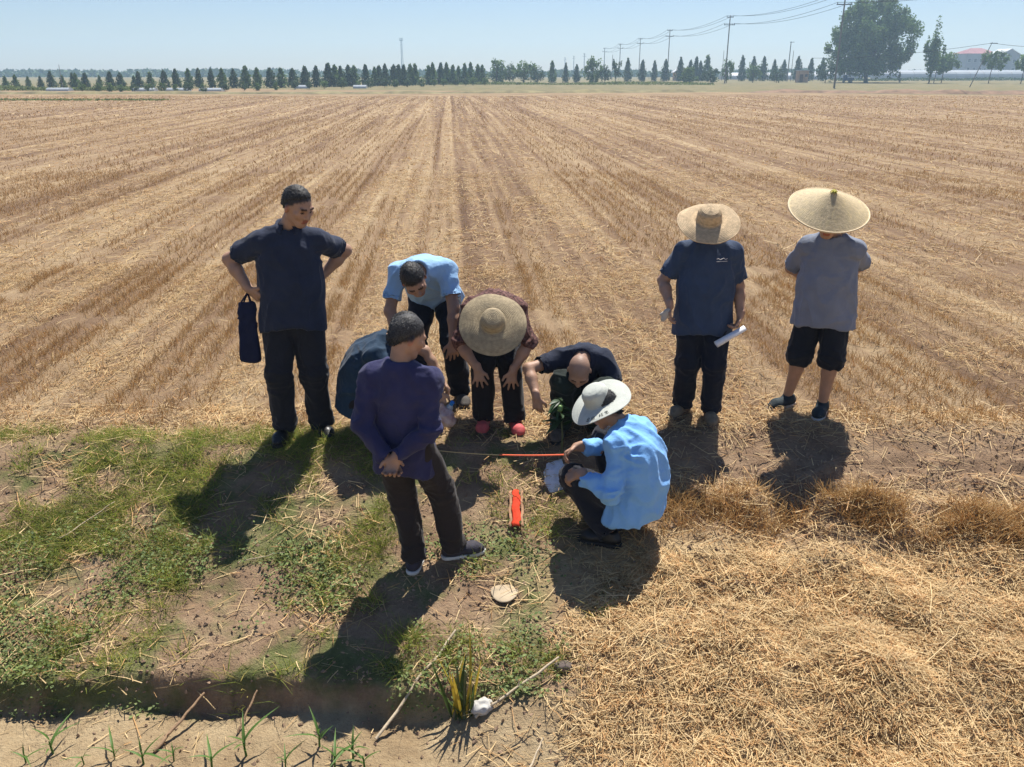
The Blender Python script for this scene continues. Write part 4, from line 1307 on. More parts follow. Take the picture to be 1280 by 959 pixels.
M['sole_brown'] = mat('sole_brown', (.14, .10, .07), .8, .15, 20)
M['logo_white'] = mat('logo_white', (.6, .6, .62), .8, .05, 20)
M['straw_hat'] = mat('straw_hat', (.56, .41, .24), .7, .14, 40, .4, 150, tint=True, spec=.3, trans=.08)
M['straw_hat_old'] = mat('straw_hat_old', (.40, .315, .19), .75, .16, 40, .4, 150, tint=True, spec=.3, trans=.08)
M['bamboo_hat'] = mat('bamboo_hat', (.58, .45, .255), .6, .12, 50, .4, 150, tint=True, spec=.35, trans=.08)
M['hat_white'] = mat('hat_white', (.66, .68, .61), .85, .06, 20, .3, 80, trans=.28)
M['print_grey'] = mat('print_grey', (.06, .07, .065), .85, .1, 20)


def lathe(prof, seg, wob=None, tint=None, rip=0.0, per=.01):
    """closed shell of revolution from (r, z) points, resampled finely so that plaited rings show"""
    prof = np.array(prof, float)
    d = np.concatenate([[0], np.cumsum(np.linalg.norm(np.diff(prof, axis=0), axis=1))])
    m = max(int(d[-1] / (per / 4)), 8)
    t = np.linspace(0, d[-1], m)
    r = np.interp(t, d, prof[:, 0]); z = np.interp(t, d, prof[:, 1])
    for _ in range(3):
        z[1:-1] = (z[:-2] + 2 * z[1:-1] + z[2:]) / 4; r[1:-1] = (r[:-2] + 2 * r[1:-1] + r[2:]) / 4
    dr, dz = np.gradient(r), np.gradient(z); L = np.sqrt(dr ** 2 + dz ** 2) + 1e-9
    nr, nz = -dz / L, dr / L
    off = rip * np.abs(np.sin(t * math.pi / per))
    th = np.arange(seg) * 2 * math.pi / seg
    layers = []
    for k in (1, -1):
        rr = r + nr * off if k > 0 else r - nr * .003
        zz = z + nz * off if k > 0 else z - nz * .003
        X = rr[:, None] * np.cos(th); Y = rr[:, None] * np.sin(th); Z = zz[:, None] + 0 * X
        if wob is not None: Z = Z + wob(r[:, None] + 0 * X, th[None] + 0 * X)
        layers.append(np.stack([X, Y, Z], -1).reshape(-1, 3))
    f = []
    i = np.arange(m - 1)[:, None] * seg; j = np.arange(seg)[None]; j2 = (j + 1) % seg
    q = np.stack([i + j, i + j2, i + seg + j2, i + seg + j], -1).reshape(-1, 4)
    n = m * seg
    f = [q[:, ::-1], q + n]
    e = (m - 1) * seg; jj = np.arange(seg)
    f.append(np.stack([e + jj, e + (jj + 1) % seg, n + e + (jj + 1) % seg, n + e + jj], 1)[:, ::-1])
    v = np.concatenate(layers)
    tt = np.repeat(t, seg); aa = np.tile(th, m)
    c = np.ones((len(v), 3))
    if tint is not None:
        tv = tint(tt, aa, np.repeat(r, seg)); c = np.concatenate([tv, tv * .8])
    return v, np.concatenate(f), c


def plait(per):
    def fn(t, a, r):
        k = np.floor(t / per)
        h = (np.sin(k * 12.9) * 43758.5) % 1.0
        n = pnoise(np.stack([np.cos(a) * 6 + k, np.sin(a) * 6, k * .7], 1))
        w = np.sin(a * np.maximum(r, .02) / .006 + k * 2) * .06
        return (.88 + .22 * h + .12 * n + w)[:, None] * np.ones(3)
    return fn


def put(v, R, c):
    """local hat axes (left, front, up rows of R) to world"""
    return v @ R + c


def straw_hat_mesh(R_brim, cr, ch, droop, seed, per=.0105):
    prof = [(0.001, ch), (cr * .35, ch * .99), (cr * .72, ch * .93), (cr * .94, ch * .74), (cr, ch * .42), (cr * 1.02, .012), (cr * 1.12, -.002)]
    for k in np.linspace(.15, 1, 8):
        prof.append((cr * 1.12 + (R_brim - cr * 1.12) * k, -.002 - droop * k * k))
    def wob(r, th):
        w = np.clip((r - cr) / (R_brim - cr), 0, 1)
        return w * w * (.010 * np.sin(2 * th + seed) + .006 * np.sin(3 * th + seed * 2) + .003 * np.sin(7 * th + seed))
    return lathe(prof, 96, wob, plait(per), .0028, per)


def dress(name, label, g, root, hands, skin, scalp=(.06, .07, .10), group='people gathered around the measuring tape'):
    root = V(*root)
    p = empty('person', root, label, 'person', group)
    v, f, t = g.body(hands, scalp)
    body = link('body', mesh_np('body', v - root, f, M[skin], True, t), p)
    return p, root


def shoes(g, p, root, m, sole, **kw):
    for i in (0, 1):
        u, so = shoe_parts(g, i, **kw)
        o = garment('shoe', u, M[m], p, root)
        garment('sole', so, M[sole], o, root)


def add_collar(g, p, root, m, **kw):
    v, f = collar(g, **kw)
    o = link('collar', mesh_np('collar', v - root, f, M[m], True), p)
    md = o.modifiers.new('thickness', 'SOLIDIFY'); md.thickness = .004
    return o


# ---- 1: man in black polo, hands on hips
g = Fig(1.02, (-1.475, 5.47, .885), (.15, -1, 0), (-1.462, 5.49, 1.475), (.22, -1, 0), (-1.372, 5.43, 1.605), (.72, -.52, -.42), (.12, -.10, 1),
        (-1.315, 5.66, 1.085), (-1.735, 5.42, 1.06), (.75, .8, .1), (-1, .45, .1),
        (-1.355, 5.50), (-1.59, 5.42), (.5, -.9, 0), (-.1, -1, 0), (.1, -1, 0), (-.1, -1, 0), girth=1.02, straight=True, hairline=.020)
p, rt = dress('person', 'man in black polo and black trousers standing with hands on his hips', g, (-1.47, 5.46, tz(-1.47, 5.46)),
              [((-.5, .1, -.8), (-.8, -.2, .4), (0, -1, 0), .6, .1, .5), ((.75, -.15, -.6), (.4, .8, .2), (.3, -.5, .8), 1.2, .0, .6)], 'skin')
garment('polo_shirt', shirt(g, hem=.05, seed=4, belly=1.03, cuff=.215), M['polo_black'], p, rt)
add_collar(g, p, rt, 'polo_black', gap=.9)
garment('trousers', trousers(g, seed=5), M['trouser_black'], p, rt)
shoes(g, p, rt, 'leather_black', 'sole_black')
garment('hair', hair(g, .010), M['hair_black'], p, rt)

# ---- 2: man in light blue polo bending over
g = Fig(1.0, (-.60, 6.36, .80), (0, -1, -.2), (-.672, 5.95, 1.075), (.05, -.45, -1), (-.690, 5.80, 1.035), (.30, -.62, -.72), (-.12, -.72, .55),
        (-.425, 5.80, .56), (-.80, 5.86, .56), (1, .2, 0), (-1, .2, 0),
        (-.40, 6.10), (-.76, 6.18), (.25, -1, 0), (-.2, -1, 0), (.1, -1, 0), (-.1, -1, 0), arch=.05, sw=1.08, hairline=.010)
p, rt = dress('person', 'man in light blue polo bending forward with hands on his knees', g, (-.58, 6.15, tz(-.58, 6.15)),
              [((-.05, -.2, -1), (-.15, 1, 0), (-1, 0, 0), .45, .25, .2), ((.05, -.2, -1), (.15, 1, 0), (1, 0, 0), .45, .25, .2)], 'skin')
garment('polo_shirt', shirt(g, hem=.02, seed=14, belly=1.0, cuff=.20), M['polo_blue'], p, rt)
add_collar(g, p, rt, 'polo_blue', gap=.8)
garment('trousers', trousers(g, seed=15), M['trouser_navy'], p, rt)
shoes(g, p, rt, 'shoe_dusty', 'sole_black')
garment('hair', hair(g, .017, rough=.003), M['hair_black'], p, rt)

# ---- 3: man in dark teal shirt squatting, seen behind the man in the sweater
g = Fig(.97, (-1.06, 5.50, .27), (1, -.1, 0), (-.83, 5.46, .70), (.8, -.1, -.55), (-.715, 5.43, .775), (.8, -.2, -.5), (.45, 0, .85),
        (-.50, 5.62, .35), (-.495, 5.37, .35), (.3, .4, 1), (.35, -.25, 1),
        (-.83, 5.66), (-.83, 5.40), (1, .1, 0), (1, -.1, 0), (1, .2, .7), (1, -.2, .7), arch=.075, hairline=.008)
p, rt = dress('person', 'man in dark teal shirt squatting behind the man in the navy sweater', g, (-.95, 5.52, tz(-.95, 5.52)),
              [((.5, .1, -.8), (-.7, -.3, -.4), (0, -1, 0), .8, .05, .5), ((.15, -.05, -1), (-.2, 1, 0), (1, 0, 0), .9, .05, .5)], 'skin_pale')
garment('shirt', shirt(g, hem=.03, seed=24, amp=.02), M['tee_teal'], p, rt)
garment('trousers', trousers(g, seed=25), M['trouser_dark'], p, rt)
shoes(g, p, rt, 'leather_black', 'sole_black')
garment('hair', hair(g, .016, rough=.003), M['hair_black'], p, rt)
w = g.wr[1] + (g.el[1] - g.wr[1]) * .12; d = nrm(g.el[1] - g.wr[1])
a = nrm(np.cross(d, V(0, 1, .2))); b = np.cross(d, a); th = np.linspace(0, 2 * math.pi, 20)
MB().tube([w - rt + .031 * (math.cos(t) * a + math.sin(t) * b) for t in th], .0065, 6).obj('wrist_watch', M['leather_black'], p, True)

# ---- 4: man in navy sweater with his back to us
g = Fig(.94, (-.605, 4.29, .455), (.25, 1, 0), (-.603, 4.25, .962), (.2, 1, 0), (-.558, 4.29, 1.085), (.80, .42, -.40), (.18, .12, 1),
        (-.675, 4.10, .455), (-.625, 4.085, .470), (-1, .1, -.2), (1, .05, -.2),
        (-.575, 4.27), (-.345, 4.36), (.15, 1, 0), (.93, .3, 0), (0, 1, 0), (.5, .8, 0), girth=.95, straight=True, hairline=.008)
p, rt = dress('person', 'man in navy sweater standing with his back turned, hands clasped behind him', g, (-.47, 4.31, tz(-.47, 4.31)),
              [((.55, -.15, -.85), (.2, -1, .1), (.6, 0, .5), .9, .05, .6), ((-.35, -.35, -.9), (-.1, -.9, .2), (-.6, 0, .4), 1.0, .05, .6)], 'skin')
garment('sweater', shirt(g, 'long', hem=.115, seed=34, amp=.016, neck_r=.066, belly=.90, flare=.99, hem_f=.82), M['sweater_navy'], p, rt)
garment('trousers', trousers(g, seed=35, amp=.016, loose=.95), M['trouser_brown'], p, rt)
shoes(g, p, rt, 'shoe_grey', 'sole_white')
garment('hair', hair(g, .009), M['hair_grey'], p, rt)

# ---- 5: person in a wide straw hat bending over, hands on knees
g = Fig(.92, (-.125, 5.97, .70), (0, -1, -.2), (-.125, 5.58, .885), (0, -.5, -1), (-.127, 5.43, .80), (0, -.52, -.85), (0, -.80, .58),
        (.005, 5.47, .47), (-.235, 5.47, .485), (1, .15, 0), (-1, .15, 0),
        (.025, 5.56), (-.205, 5.60), (.18, -1, 0), (-.05, -1, 0), (0, -1, 0), (0, -1, 0), arch=.05)
p, rt = dress('person', 'person in wide straw hat bending forward with hands on knees, dark trousers, pink shoe', g, (-.10, 5.65, tz(-.10, 5.65)),
              [((-.12, -.18, -1), (0, 1, 0), (-1, 0, 0), .3, .55, .1), ((.12, -.18, -1), (0, 1, 0), (1, 0, 0), .3, .55, .1)], 'skin')
garment('shirt', shirt(g, .12, hem=.05, seed=44), M['shirt_floral'], p, rt)
garment('trousers', trousers(g, seed=45, amp=.014), M['trouser_dark'], p, rt)
shoes(g, p, rt, 'shoe_pink', 'sole_brown', L=.25)
garment('hair', hair(g, .010), M['hair_black'], p, rt)
v, f, c = straw_hat_mesh(.225, .078, .085, .035, 1.0)
R = frame(V(.02, -.64, -.77), V(.02, -.77, .64))
link('straw_hat', mesh_np('straw_hat', put(v, R, V(-.127, 5.365, .855)) - rt, f, M['straw_hat_old'], True, c), p)

# ---- 6: bald man squatting with his head down
g = Fig(.92, (.53, 5.67, .25), (-.1, -1, 0), (.475, 5.44, .585), (-.1, -.75, -.7), (.450, 5.305, .535), (-.10, -.60, -.78), (-.05, -.70, .60),
        (.58, 5.20, .30), (.165, 5.26, .36), (.6, 0, -.5), (-.8, .1, .3),
        (.60, 5.50), (.34, 5.46), (.15, -1, 0), (-.25, -1, 0), (.06, -1, .8), (-.30, -1, .7), arch=.085, sw=.96)
p, rt = dress('person', 'bald man in dark navy shirt squatting with head bowed over a leafy plant', g, (.50, 5.5, tz(.5, 5.5)),
              [((-.4, -.3, -.8), (-.6, .6, .2), (0, -.5, .5), .8, .05, .5), ((.1, -.15, -1), (.3, .9, 0), (1, -.3, 0), .7, .1, .4)], 'skin', (.80, .84, .90))
garment('shirt', shirt(g, hem=.14, seed=54, cuff=.2), M['tee_night'], p, rt)
garment('trousers', trousers(g, seed=55), M['trouser_green'], p, rt)
shoes(g, p, rt, 'shoe_dusty', 'sole_black')

# ---- 7: man in light blue shirt and white hat squatting
g = Fig(.96, (.745, 4.50, .01), (-.8, .5, 0), (.648, 4.60, .455), (-.8, .5, -.35), (.545, 4.655, .525), (-.75, .30, -.62), (-.42, .08, .9),
        (.395, 4.47, .185), (.400, 4.76, .225), (.35, -.7, -.9), (-.2, .6, -.8),
        (.585, 4.45), (.66, 4.70), (-.9, .35, 0), (-.8, .5, 0), (-.55, .75, .85), (-.5, .8, .7), arch=.085, girth=1.02, sw=1.02)
p, rt = dress('person', 'man in light blue shirt and white sun hat squatting to hold the tape', g, (.6, 4.56, tz(.6, 4.56)),
              [((-.8, .25, -.5), (-.2, .4, -.8), (-.3, .9, 0), .8, .05, .5), ((-.85, -.25, -.45), (-.2, -.5, -.8), (-.2, -.9, .3), 1.0, .05, .6)], 'skin')
garment('shirt', shirt(g, .80, hem=.10, seed=64, amp=.021, flare=1.06, hem_n=(.15, 0, -1), hem_f=.86, hem_tilt=0), M['shirt_blue'], p, rt)
garment('trousers', trousers(g, seed=65, amp=.016), M['trouser_black'], p, rt)
shoes(g, p, rt, 'leather_black', 'sole_black')
garment('hair', hair(g, .008), M['hair_grey'], p, rt)
HB, HC, HH = .192, .083, .098
def brim_wob(r, th):
    w = np.clip((r - HC) / (HB - HC), 0, 1)
    return w ** 1.3 * (.018 * np.cos(2 * (th - .5)) + .006 * np.sin(3 * th + 1) - .010)
prof = [(.001, HH), (HC * .45, HH * .98), (HC * .75, HH * .90), (HC * .94, HH * .70), (HC * 1.02, .012), (HC * 1.08, 0)] + [(HC * 1.08 + (HB - HC * 1.08) * k, -.012 * k * k) for k in np.linspace(.12, 1, 8)]
v, f, c = lathe(prof, 96, brim_wob, None, .0008, .012)
R = frame(V(-.75, -.30, -.48), V(-.42, -.18, .86)); hc = V(.515, 4.665, .575)
hat = link('sun_hat', mesh_np('sun_hat', put(v, R, hc) - rt, f, M['hat_white'], True), p)
# printed characters along the brim, drawn as strokes on its upper face
def brim_pt(r, th):
    k = (r - HC * 1.08) / (HB - HC * 1.08)
    z = -.012 * k * k + float(brim_wob(np.array([r]), np.array([th]))[0]) + .0022
    return put(V(r * math.cos(th), r * math.sin(th), z)[None], R, hc)[0] - rt
pm = MB()
glyph = [[(.1, .9, .9, .9), (.5, 1, .5, .0), (.15, .55, .85, .55), (.1, .1, .9, .1), (.25, .9, .2, .55), (.75, .9, .8, .55)],
         [(.2, 1, .2, 0), (.0, .7, .4, .7), (.0, .3, .4, .45), (.55, .95, .95, .95), (.75, .95, .75, .05), (.55, .5, .95, .5), (.5, .05, 1, .05)],
         [(.1, .9, .9, .9), (.1, .9, .1, .1), (.9, .9, .9, .1), (.1, .1, .9, .1), (.1, .5, .9, .5), (.5, .9, .5, .1)],
         [(.5, 1, .1, .5), (.5, 1, .95, .5), (.25, .55, .75, .55), (.5, .55, .5, .05), (.2, .3, .35, .1), (.8, .3, .65, .1), (.1, .02, .9, .02)]]
for gi, th0 in enumerate((.20, .42, .75, .97)):
    for x0, y0, x1, y1 in glyph[gi]:
        A = []
        for t in np.linspace(0, 1, 5):
            x, y = x0 + (x1 - x0) * t, y0 + (y1 - y0) * t
            A.append((.148 + .026 * (1 - y), th0 - .16 * (x - .5)))
        dx, dy = (x1 - x0), (y1 - y0); L = math.hypot(dx, dy); ox, oy = -dy / L * .0016, dx / L * .0016
        q = []
        for r_, t_ in A:
            q.append(brim_pt(r_ - oy, t_ - ox / .16)); q.append(brim_pt(r_ + oy, t_ + ox / .16))
        pm.add(q, [[2 * i, 2 * i + 1, 2 * i + 3, 2 * i + 2] for i in range(4)])
tag(pm.obj('brim_print', M['print_grey'], hat), kind='stuff')

# ---- 8: man in navy tee and straw hat
g = Fig(.945, (1.367, 5.80, .80), (-.12, -1, 0), (1.372, 5.80, 1.335), (-.12, -1, 0), (1.338, 5.725, 1.435), (-.18, -.75, -.62), (-.05, -.50, .86),
        (1.605, 5.70, .800), (1.105, 5.70, .875), (.35, 1, 0), (-.45, 1, 0),
        (1.462, 5.74), (1.283, 5.86), (-.12, -1, 0), (-.65, -.8, 0), (0, -1, 0), (-.1, -1, 0), girth=1.03, straight=True)
p, rt = dress('person', 'man in navy tee shirt and straw hat standing with a paper roll', g, (1.37, 5.80, tz(1.37, 5.8)),
              [((-.35, -.25, -.9), (-.9, .1, .3), (0, -1, 0), 1.1, .05, .6), ((-.1, -.2, -1), (1, -.2, 0), (0, -1, .1), .7, .05, .5)], 'skin')
tee = shirt(g, hem=.115, seed=74, belly=1.02, cuff=.23)
garment('tee_shirt', tee, M['tee_navy'], p, rt)
garment('trousers', trousers(g, seed=75), M['trouser_navy'], p, rt)
shoes(g, p, rt, 'shoe_khaki', 'sole_brown', L=.28)
garment('hair', hair(g, .009), M['hair_black'], p, rt)
v, f, c = straw_hat_mesh(.212, .080, .095, .022, 2.2)
R = frame(V(-.10, -.86, -.50), V(-.05, -.50, .86))
link('straw_hat', mesh_np('straw_hat', put(v, R, V(1.328, 5.695, 1.475)) - rt, f, M['straw_hat'], True, c), p)
lg = MB()
def on_chest(x, z):
    d = np.abs(tee[0][:, 0] - x) + np.abs(tee[0][:, 2] - z)
    return V(x, tee[0][d < .022][:, 1].min() - .003, z) - rt
pts = [(1.396 + .013 * k, 1.212 + .005 * math.sin(k * 2.1)) for k in range(7)]
lg.tube([on_chest(*q) for q in pts], .0022, 5)
lg.obj('chest_logo', M['logo_white'], p, True)
lg = MB().tube([on_chest(1.396 + .013 * k, 1.196) for k in range(7)], .0018, 5).obj('chest_logo', M['logo_white'], p, True)

# ---- 9: man in grey tee, shorts and conical hat
g = Fig(.955, (2.30, 5.98, .79), (-.45, -.9, 0), (2.272, 5.95, 1.335), (-.40, -.9, 0), (2.215, 5.89, 1.44), (-.35, -.80, -.48), (-.08, -.42, .90),
        (2.40, 6.17, .93), (2.30, 6.19, .92), (1, .25, 0), (-1, .5, 0),
        (2.335, 5.87), (2.125, 6.04), (-.50, -.86, 0), (-.85, -.5, 0), (-.2, -1, 0), (-.4, -1, 0), girth=1.04, straight=True)
p, rt = dress('person', 'man in grey tee shirt, black shorts and conical bamboo hat, hands behind him', g, (2.25, 5.95, tz(2.25, 5.95)),
              [((-.6, .2, -.7), (0, .9, .2), (-.5, 0, .5), .8, .05, .5), ((.6, .2, -.7), (0, .9, .2), (.5, 0, .5), .8, .05, .5)], 'skin')
garment('tee_shirt', shirt(g, hem=.10, seed=84, hem_tilt=.2, belly=1.06, flare=1.10, hem_f=.84, cuff=.25, amp=.016), M['tee_grey'], p, rt)
garment('shorts', trousers(g, legs=(.10, .10), seed=85, loose=1.04), M['shorts_black'], p, rt)
shoes(g, p, rt, 'shoe_teal', 'sole_white')
garment('hair', hair(g, .009), M['hair_grey'], p, rt)
CR = .272
prof = [(.002, .135), (.03, .118), (.09, .085), (.18, .038), (CR, -.008)]
def cane(t, a, r):
    s1 = np.sin(a * 70 + t * 60); s2 = np.sin(a * 70 - t * 60)
    n = pnoise(np.stack([np.cos(a) * 9, np.sin(a) * 9, t * 30], 1))
    w = .93 + .07 * np.sign(s1) * np.abs(s1) ** .5 + .05 * s2 + .12 * n
    w = np.where(r > CR - .012, 1.2, w)
    return w[:, None] * np.stack([np.ones_like(w), np.ones_like(w) * 1.0, 1 - .15 * np.clip(n, 0, 1)], 1)
v, f, c = lathe(prof, 144, lambda r, th: .006 * (r / CR) ** 2 * np.sin(2 * th + .6), cane, .0012, .009)
R = frame(V(-.02, -.905, -.42), V(.0, -.42, .905)); hc = V(2.19, 5.865, 1.525)
hat = link('conical_hat', mesh_np('conical_hat', put(v, R, hc) - rt, f, M['bamboo_hat'], True, c), p)
th = np.linspace(0, 2 * math.pi, 80)
rim = np.stack([CR * np.cos(th), CR * np.sin(th), -.008 + .006 * np.sin(2 * th + .6)], 1)
MB().tube(put(rim, R, hc) - rt, .0055, 8, False).obj('hat_rim', M['bamboo_hat_rim'] if 'bamboo_hat_rim' in M else mat('bamboo_rim', (.66, .52, .32), .6, .1, 30), hat, True)
kn = MB()
rg = random.Random(3)
for k in range(7):
    a = k * .9; q = [V(0, 0, .13), V(.012 * math.cos(a), .012 * math.sin(a), .142), V(.024 * math.cos(a), .024 * math.sin(a), .134 - .010 * rg.random())]
    kn.tube(put(np.array(q), R, hc) - rt, [.006, .006, .002], 6)
kn.obj('green_tip', mat('green_leaf_knot', (.40, .36, .03), .6, .2, 30), hat, True)


# ------------------------------------------------------------------ things held and lying about
def crumple(v, amp, fr, seed):
    n = nrm_rows(v - v.mean(0))
    return v + n * (amp * (1 - 2 * np.abs(pnoise(v * fr + seed))))[:, None]
def nrm_rows(a): return a / (np.linalg.norm(a, axis=1)[:, None] + 1e-9)

# navy tote bag hanging from the hand of the man in the black polo
BAGM = mat('bag_navy', (.010, .014, .045), .8, .15, 12, .3, 80, spec=.2)
bag = empty('tote_bag', (-1.775, 5.41, .56), 'flat dark navy tote bag hanging from the hand of the man in black', 'bag')
S = SDF(.02)
for dx in (-.05, -.025, 0, .025, .05):
    S.cap((dx, 0, .02), (dx * .85 + .012, 0, .40), .022, .016, (V(0, 1, 0), .8))
v, f = S.mesh(.009)
v = folds(v, f, None, .009, [(V(0, 0, .36), .12)], 7)
link('bag_body', mesh_np('bag_body', v, f, BAGM), bag)
for dx in (-.028, .036):
    MB().tube([V(dx, -.012, .37), V(dx * .8 + .012, -.014, .43), V(.030, -.006, .485), V(dx * .6 + .016, .012, .43), V(dx, .012, .37)], .006, 6).obj('handle', BAGM, bag, True)

# rolled paper and a folded slip in the hands of the man in the navy tee
PAPER = mat('paper', (.74, .75, .77), .8, .04, 20)
a, b = V(1.425, 5.60, .625), V(1.625, 5.635, .735)
ax = nrm(b - a); e1 = nrm(np.cross(ax, V(0, 0, 1))); e2 = np.cross(ax, e1)
v = []; n = 46
for k in range(n):
    t = k / (n - 1) * 4.6 * math.pi; r = .013 + .0013 * t
    for e in (0, 1): v.append(a + (b - a) * e + r * (1 - .15 * e) * (math.cos(t) * e1 + .75 * math.sin(t) * e2))
o = link('paper_roll', mesh_np('paper_roll', np.array(v), np.array([[2 * k, 2 * k + 1, 2 * k + 3, 2 * k + 2] for k in range(n - 1)]), PAPER))
md = o.modifiers.new('thickness', 'SOLIDIFY'); md.thickness = .0012
tag(o, 'rolled white paper held by the man in navy tee', 'paper')
PALE = mat('pale_glove', (.45, .40, .34), .85, .1, 20, .3, 60)
S = SDF(.012); S.cap((0, 0, 0), (-.03, -.01, -.05), .022, .018, (V(0, 1, 0), .5)); S.cap((.0, 0, -.01), (.02, 0, -.055), .018, .010, (V(0, 1, 0), .6)); S.cap((-.01, 0, 0), (-.045, 0, -.02), .015, .010)
v, f = S.mesh(.006); v = crumple(v, .003, 40, 3)
tag(link('cloth_scrap', mesh_np('cloth_scrap', v, f, PALE), None, (1.085, 5.655, .845)), 'crumpled pale cloth in the other hand of the navy tee man', 'cloth')

# measuring tape stretched from the squatting man's hand to the ground
TAPE_R = mat('tape_orange', (.85, .16, .07), .5, .06, 20, spec=.4); TAPE_Y = mat('tape_yellow', (.75, .50, .20), .6, .08, 20)
A, B = V(.352, 4.735, .183), V(-.52, 5.21, tz(-.52, 5.21) + .012)
tp = empty('measuring_tape', tuple(B), 'taut orange measuring tape stretched over the hole', 'tape')
def ribbon(t0, t1, w0, w1, tw0, tw1, m, nm):
    q = []; d = nrm(B - A); up = nrm(np.cross(d, np.cross(V(0, -.85, .5), d))); sd = np.cross(d, up); n = 24
    for t in np.linspace(t0, t1, n):
        s_ = (t - t0) / (t1 - t0); a = tw0 + (tw1 - tw0) * s_; w = w0 + (w1 - w0) * s_
        c = A + (B - A) * t - V(0, 0, .018 * 4 * t * (1 - t)) - B
        o_ = math.cos(a) * up + math.sin(a) * sd
        nn_ = np.cross(d, o_)
        q += [c - sd * 0 - (math.cos(a) * sd - math.sin(a) * up) * w / 2 + nn_ * 0, c + (math.cos(a) * sd - math.sin(a) * up) * w / 2]
    o = link(nm, mesh_np(nm, np.array(q), np.array([[2 * k, 2 * k + 1, 2 * k + 3, 2 * k + 2] for k in range(n - 1)]), m), tp)
    md = o.modifiers.new('thickness', 'SOLIDIFY'); md.thickness = .0012
ribbon(.0, .50, .012, .010, .15, .2, TAPE_R, 'tape_blade')
ribbon(.50, 1.0, .008, .006, .5, .7, TAPE_Y, 'tape_end')

# red scoop lying on the bank between two tan boards
RED = mat('scoop_red', (.62, .055, .022), .85, .2, 14, .3, 60, spec=.15); TAN = mat('scoop_tan', (.36, .20, .11), .8, .2, 20, .3, 60)
sx, y0, y1 = .027, 4.54, 4.83
scp = empty('red_scoop', (sx, 4.68, tz(sx, 4.68)), 'narrow red and tan scoop lying on the bank below the tape', 'scoop')
def strip(nm, xa, xb, m, hgt, arc):
    v = []; nn = 12; k = 7
    for i in range(nn):
        t = i / (nn - 1); y = y0 + (y1 - y0) * t
        for j in range(k):
            s_ = j / (k - 1); w = 1 - .25 * max(0, t - .75) * 4 * (1 if nm == 'blade' else .2)
            x = sx + (xa + (xb - xa) * s_) * w + .004 * math.sin(y * 47 + xa * 300) + .003 * math.sin(y * 111)
            v.append(V(x, y, tz(sx, y, False) + .03 + hgt + arc * math.sin(math.pi * s_) + .004 * float(pnoise(np.array([[x * 60, y * 25, hgt * 90]]))[0])) - V(*scp.location))
    f = [[i * k + j, i * k + j + 1, (i + 1) * k + j + 1, (i + 1) * k + j] for i in range(nn - 1) for j in range(k - 1)]
    o = link(nm, mesh_np(nm, np.array(v), np.array(f), m), scp)
    md = o.modifiers.new('thickness', 'SOLIDIFY'); md.thickness = .006; md.offset = -1
strip('blade', -.027, .025, RED, .018, .006); strip('edge_board', -.046, -.029, TAN, .014, .002); strip('edge_board', .027, .044, TAN, .014, .002)

# white lime spilled on the ground beside the squatting man
LIME = mat('white_powder', (.78, .79, .82), .95, .10, 30, .5, 90)
th = np.linspace(0, 2 * math.pi, 49)[:-1]; v = [V(.285, 5.02, tz(.285, 5.02) + .032)]; f = []
for ring, q in enumerate((.25, .45, .65, .85, 1.0)):
    for j, t in enumerate(th):
        rr = q * (1 + .30 * float(n2(np.array([math.cos(t) * 1.6]), np.array([math.sin(t) * 1.6]), 1.3, 81)[0]))
        x = .285 + .085 * rr * math.cos(t) + .02 * rr * math.sin(t); y = 5.02 + .155 * rr * math.sin(t)
        v.append(V(x, y, tz(x, y) + .030 * (1 - q) ** .7 + .004 * (1 - 2 * (q == 1.0))))
n = len(th)
F3 = [[0, 1 + j, 1 + (j + 1) % n] for j in range(n)]
for r_ in range(4):
    for j in range(n):
        a_, b_ = 1 + r_ * n + j, 1 + r_ * n + (j + 1) % n
        F3 += [[a_, a_ + n, b_ + n], [a_, b_ + n, b_]]
tag(link('white_powder', mesh_np('white_powder', np.array(v), np.array(F3), LIME)), 'white lime powder spilled on the soil under the tape', 'powder', kind='stuff')

# leafy seedling with a green fruit in front of the bald man
SAPL = mat('sapling_leaf', (.030, .070, .022), .5, .3, 20, spec=.4, trans=.25); FRUIT = mat('green_fruit', (.14, .25, .07), .4, .1, 10); STEM = mat('green_stem', (.10, .12, .05), .7, .2, 20)
sap = empty('leafy_plant', (.335, 5.17, tz(.335, 5.17)), 'dark green leafy plant held upright before the bald man', 'plant')
stem_pts = [V(0, 0, -.02), V(.004, 0, .16), V(-.006, .01, .30), V(-.012, .0, .38), V(-.01, .0, .44)]
MB().tube(stem_pts, [.006, .0055, .005, .004, .002], 6).obj('stem', STEM, sap, True)
def leaf_mesh(nm, L, W, droop, m, fold=.25, n=6):
    v = []
    for i in range(n + 1):
        t = i / n; w = W * math.sin(math.pi * min(1, .06 + .94 * t) ** .75) * .5 + .0006
        z = droop * L * t * t
        v += [(-w, L * t, z + fold * w), (0, L * t, z), (w, L * t, z + fold * w)]
    f = []
    for i in range(n):
        for j in (0, 1): f.append([3 * i + j, 3 * i + j + 1, 3 * i + j + 4, 3 * i + j + 3])
    return mesh_np(nm, np.array(v), np.array(f), m)
rl = random.Random(9)
lm = [leaf_mesh('leaf', L, W, dr, SAPL) for L, W, dr in ((.115, .034, -.45), (.095, .030, -.3), (.13, .030, -.6))]
for k in range(38):
    z = rl.uniform(.24, .44)
    o = link('leaf', lm[k % 3], sap, (-.008 + rl.uniform(-.02, .02), rl.uniform(-.02, .02), z))
    o.rotation_euler = (rl.uniform(-.5, .7), rl.uniform(-.4, .4), rl.uniform(0, 6.28))
S = SDF(.01); S.cap((0, 0, 0), (0, 0, .012), .020, .017); v, f = S.mesh(.005)
link('fruit', mesh_np('fruit', v, f, FRUIT), sap, (-.02, -.045, .375))

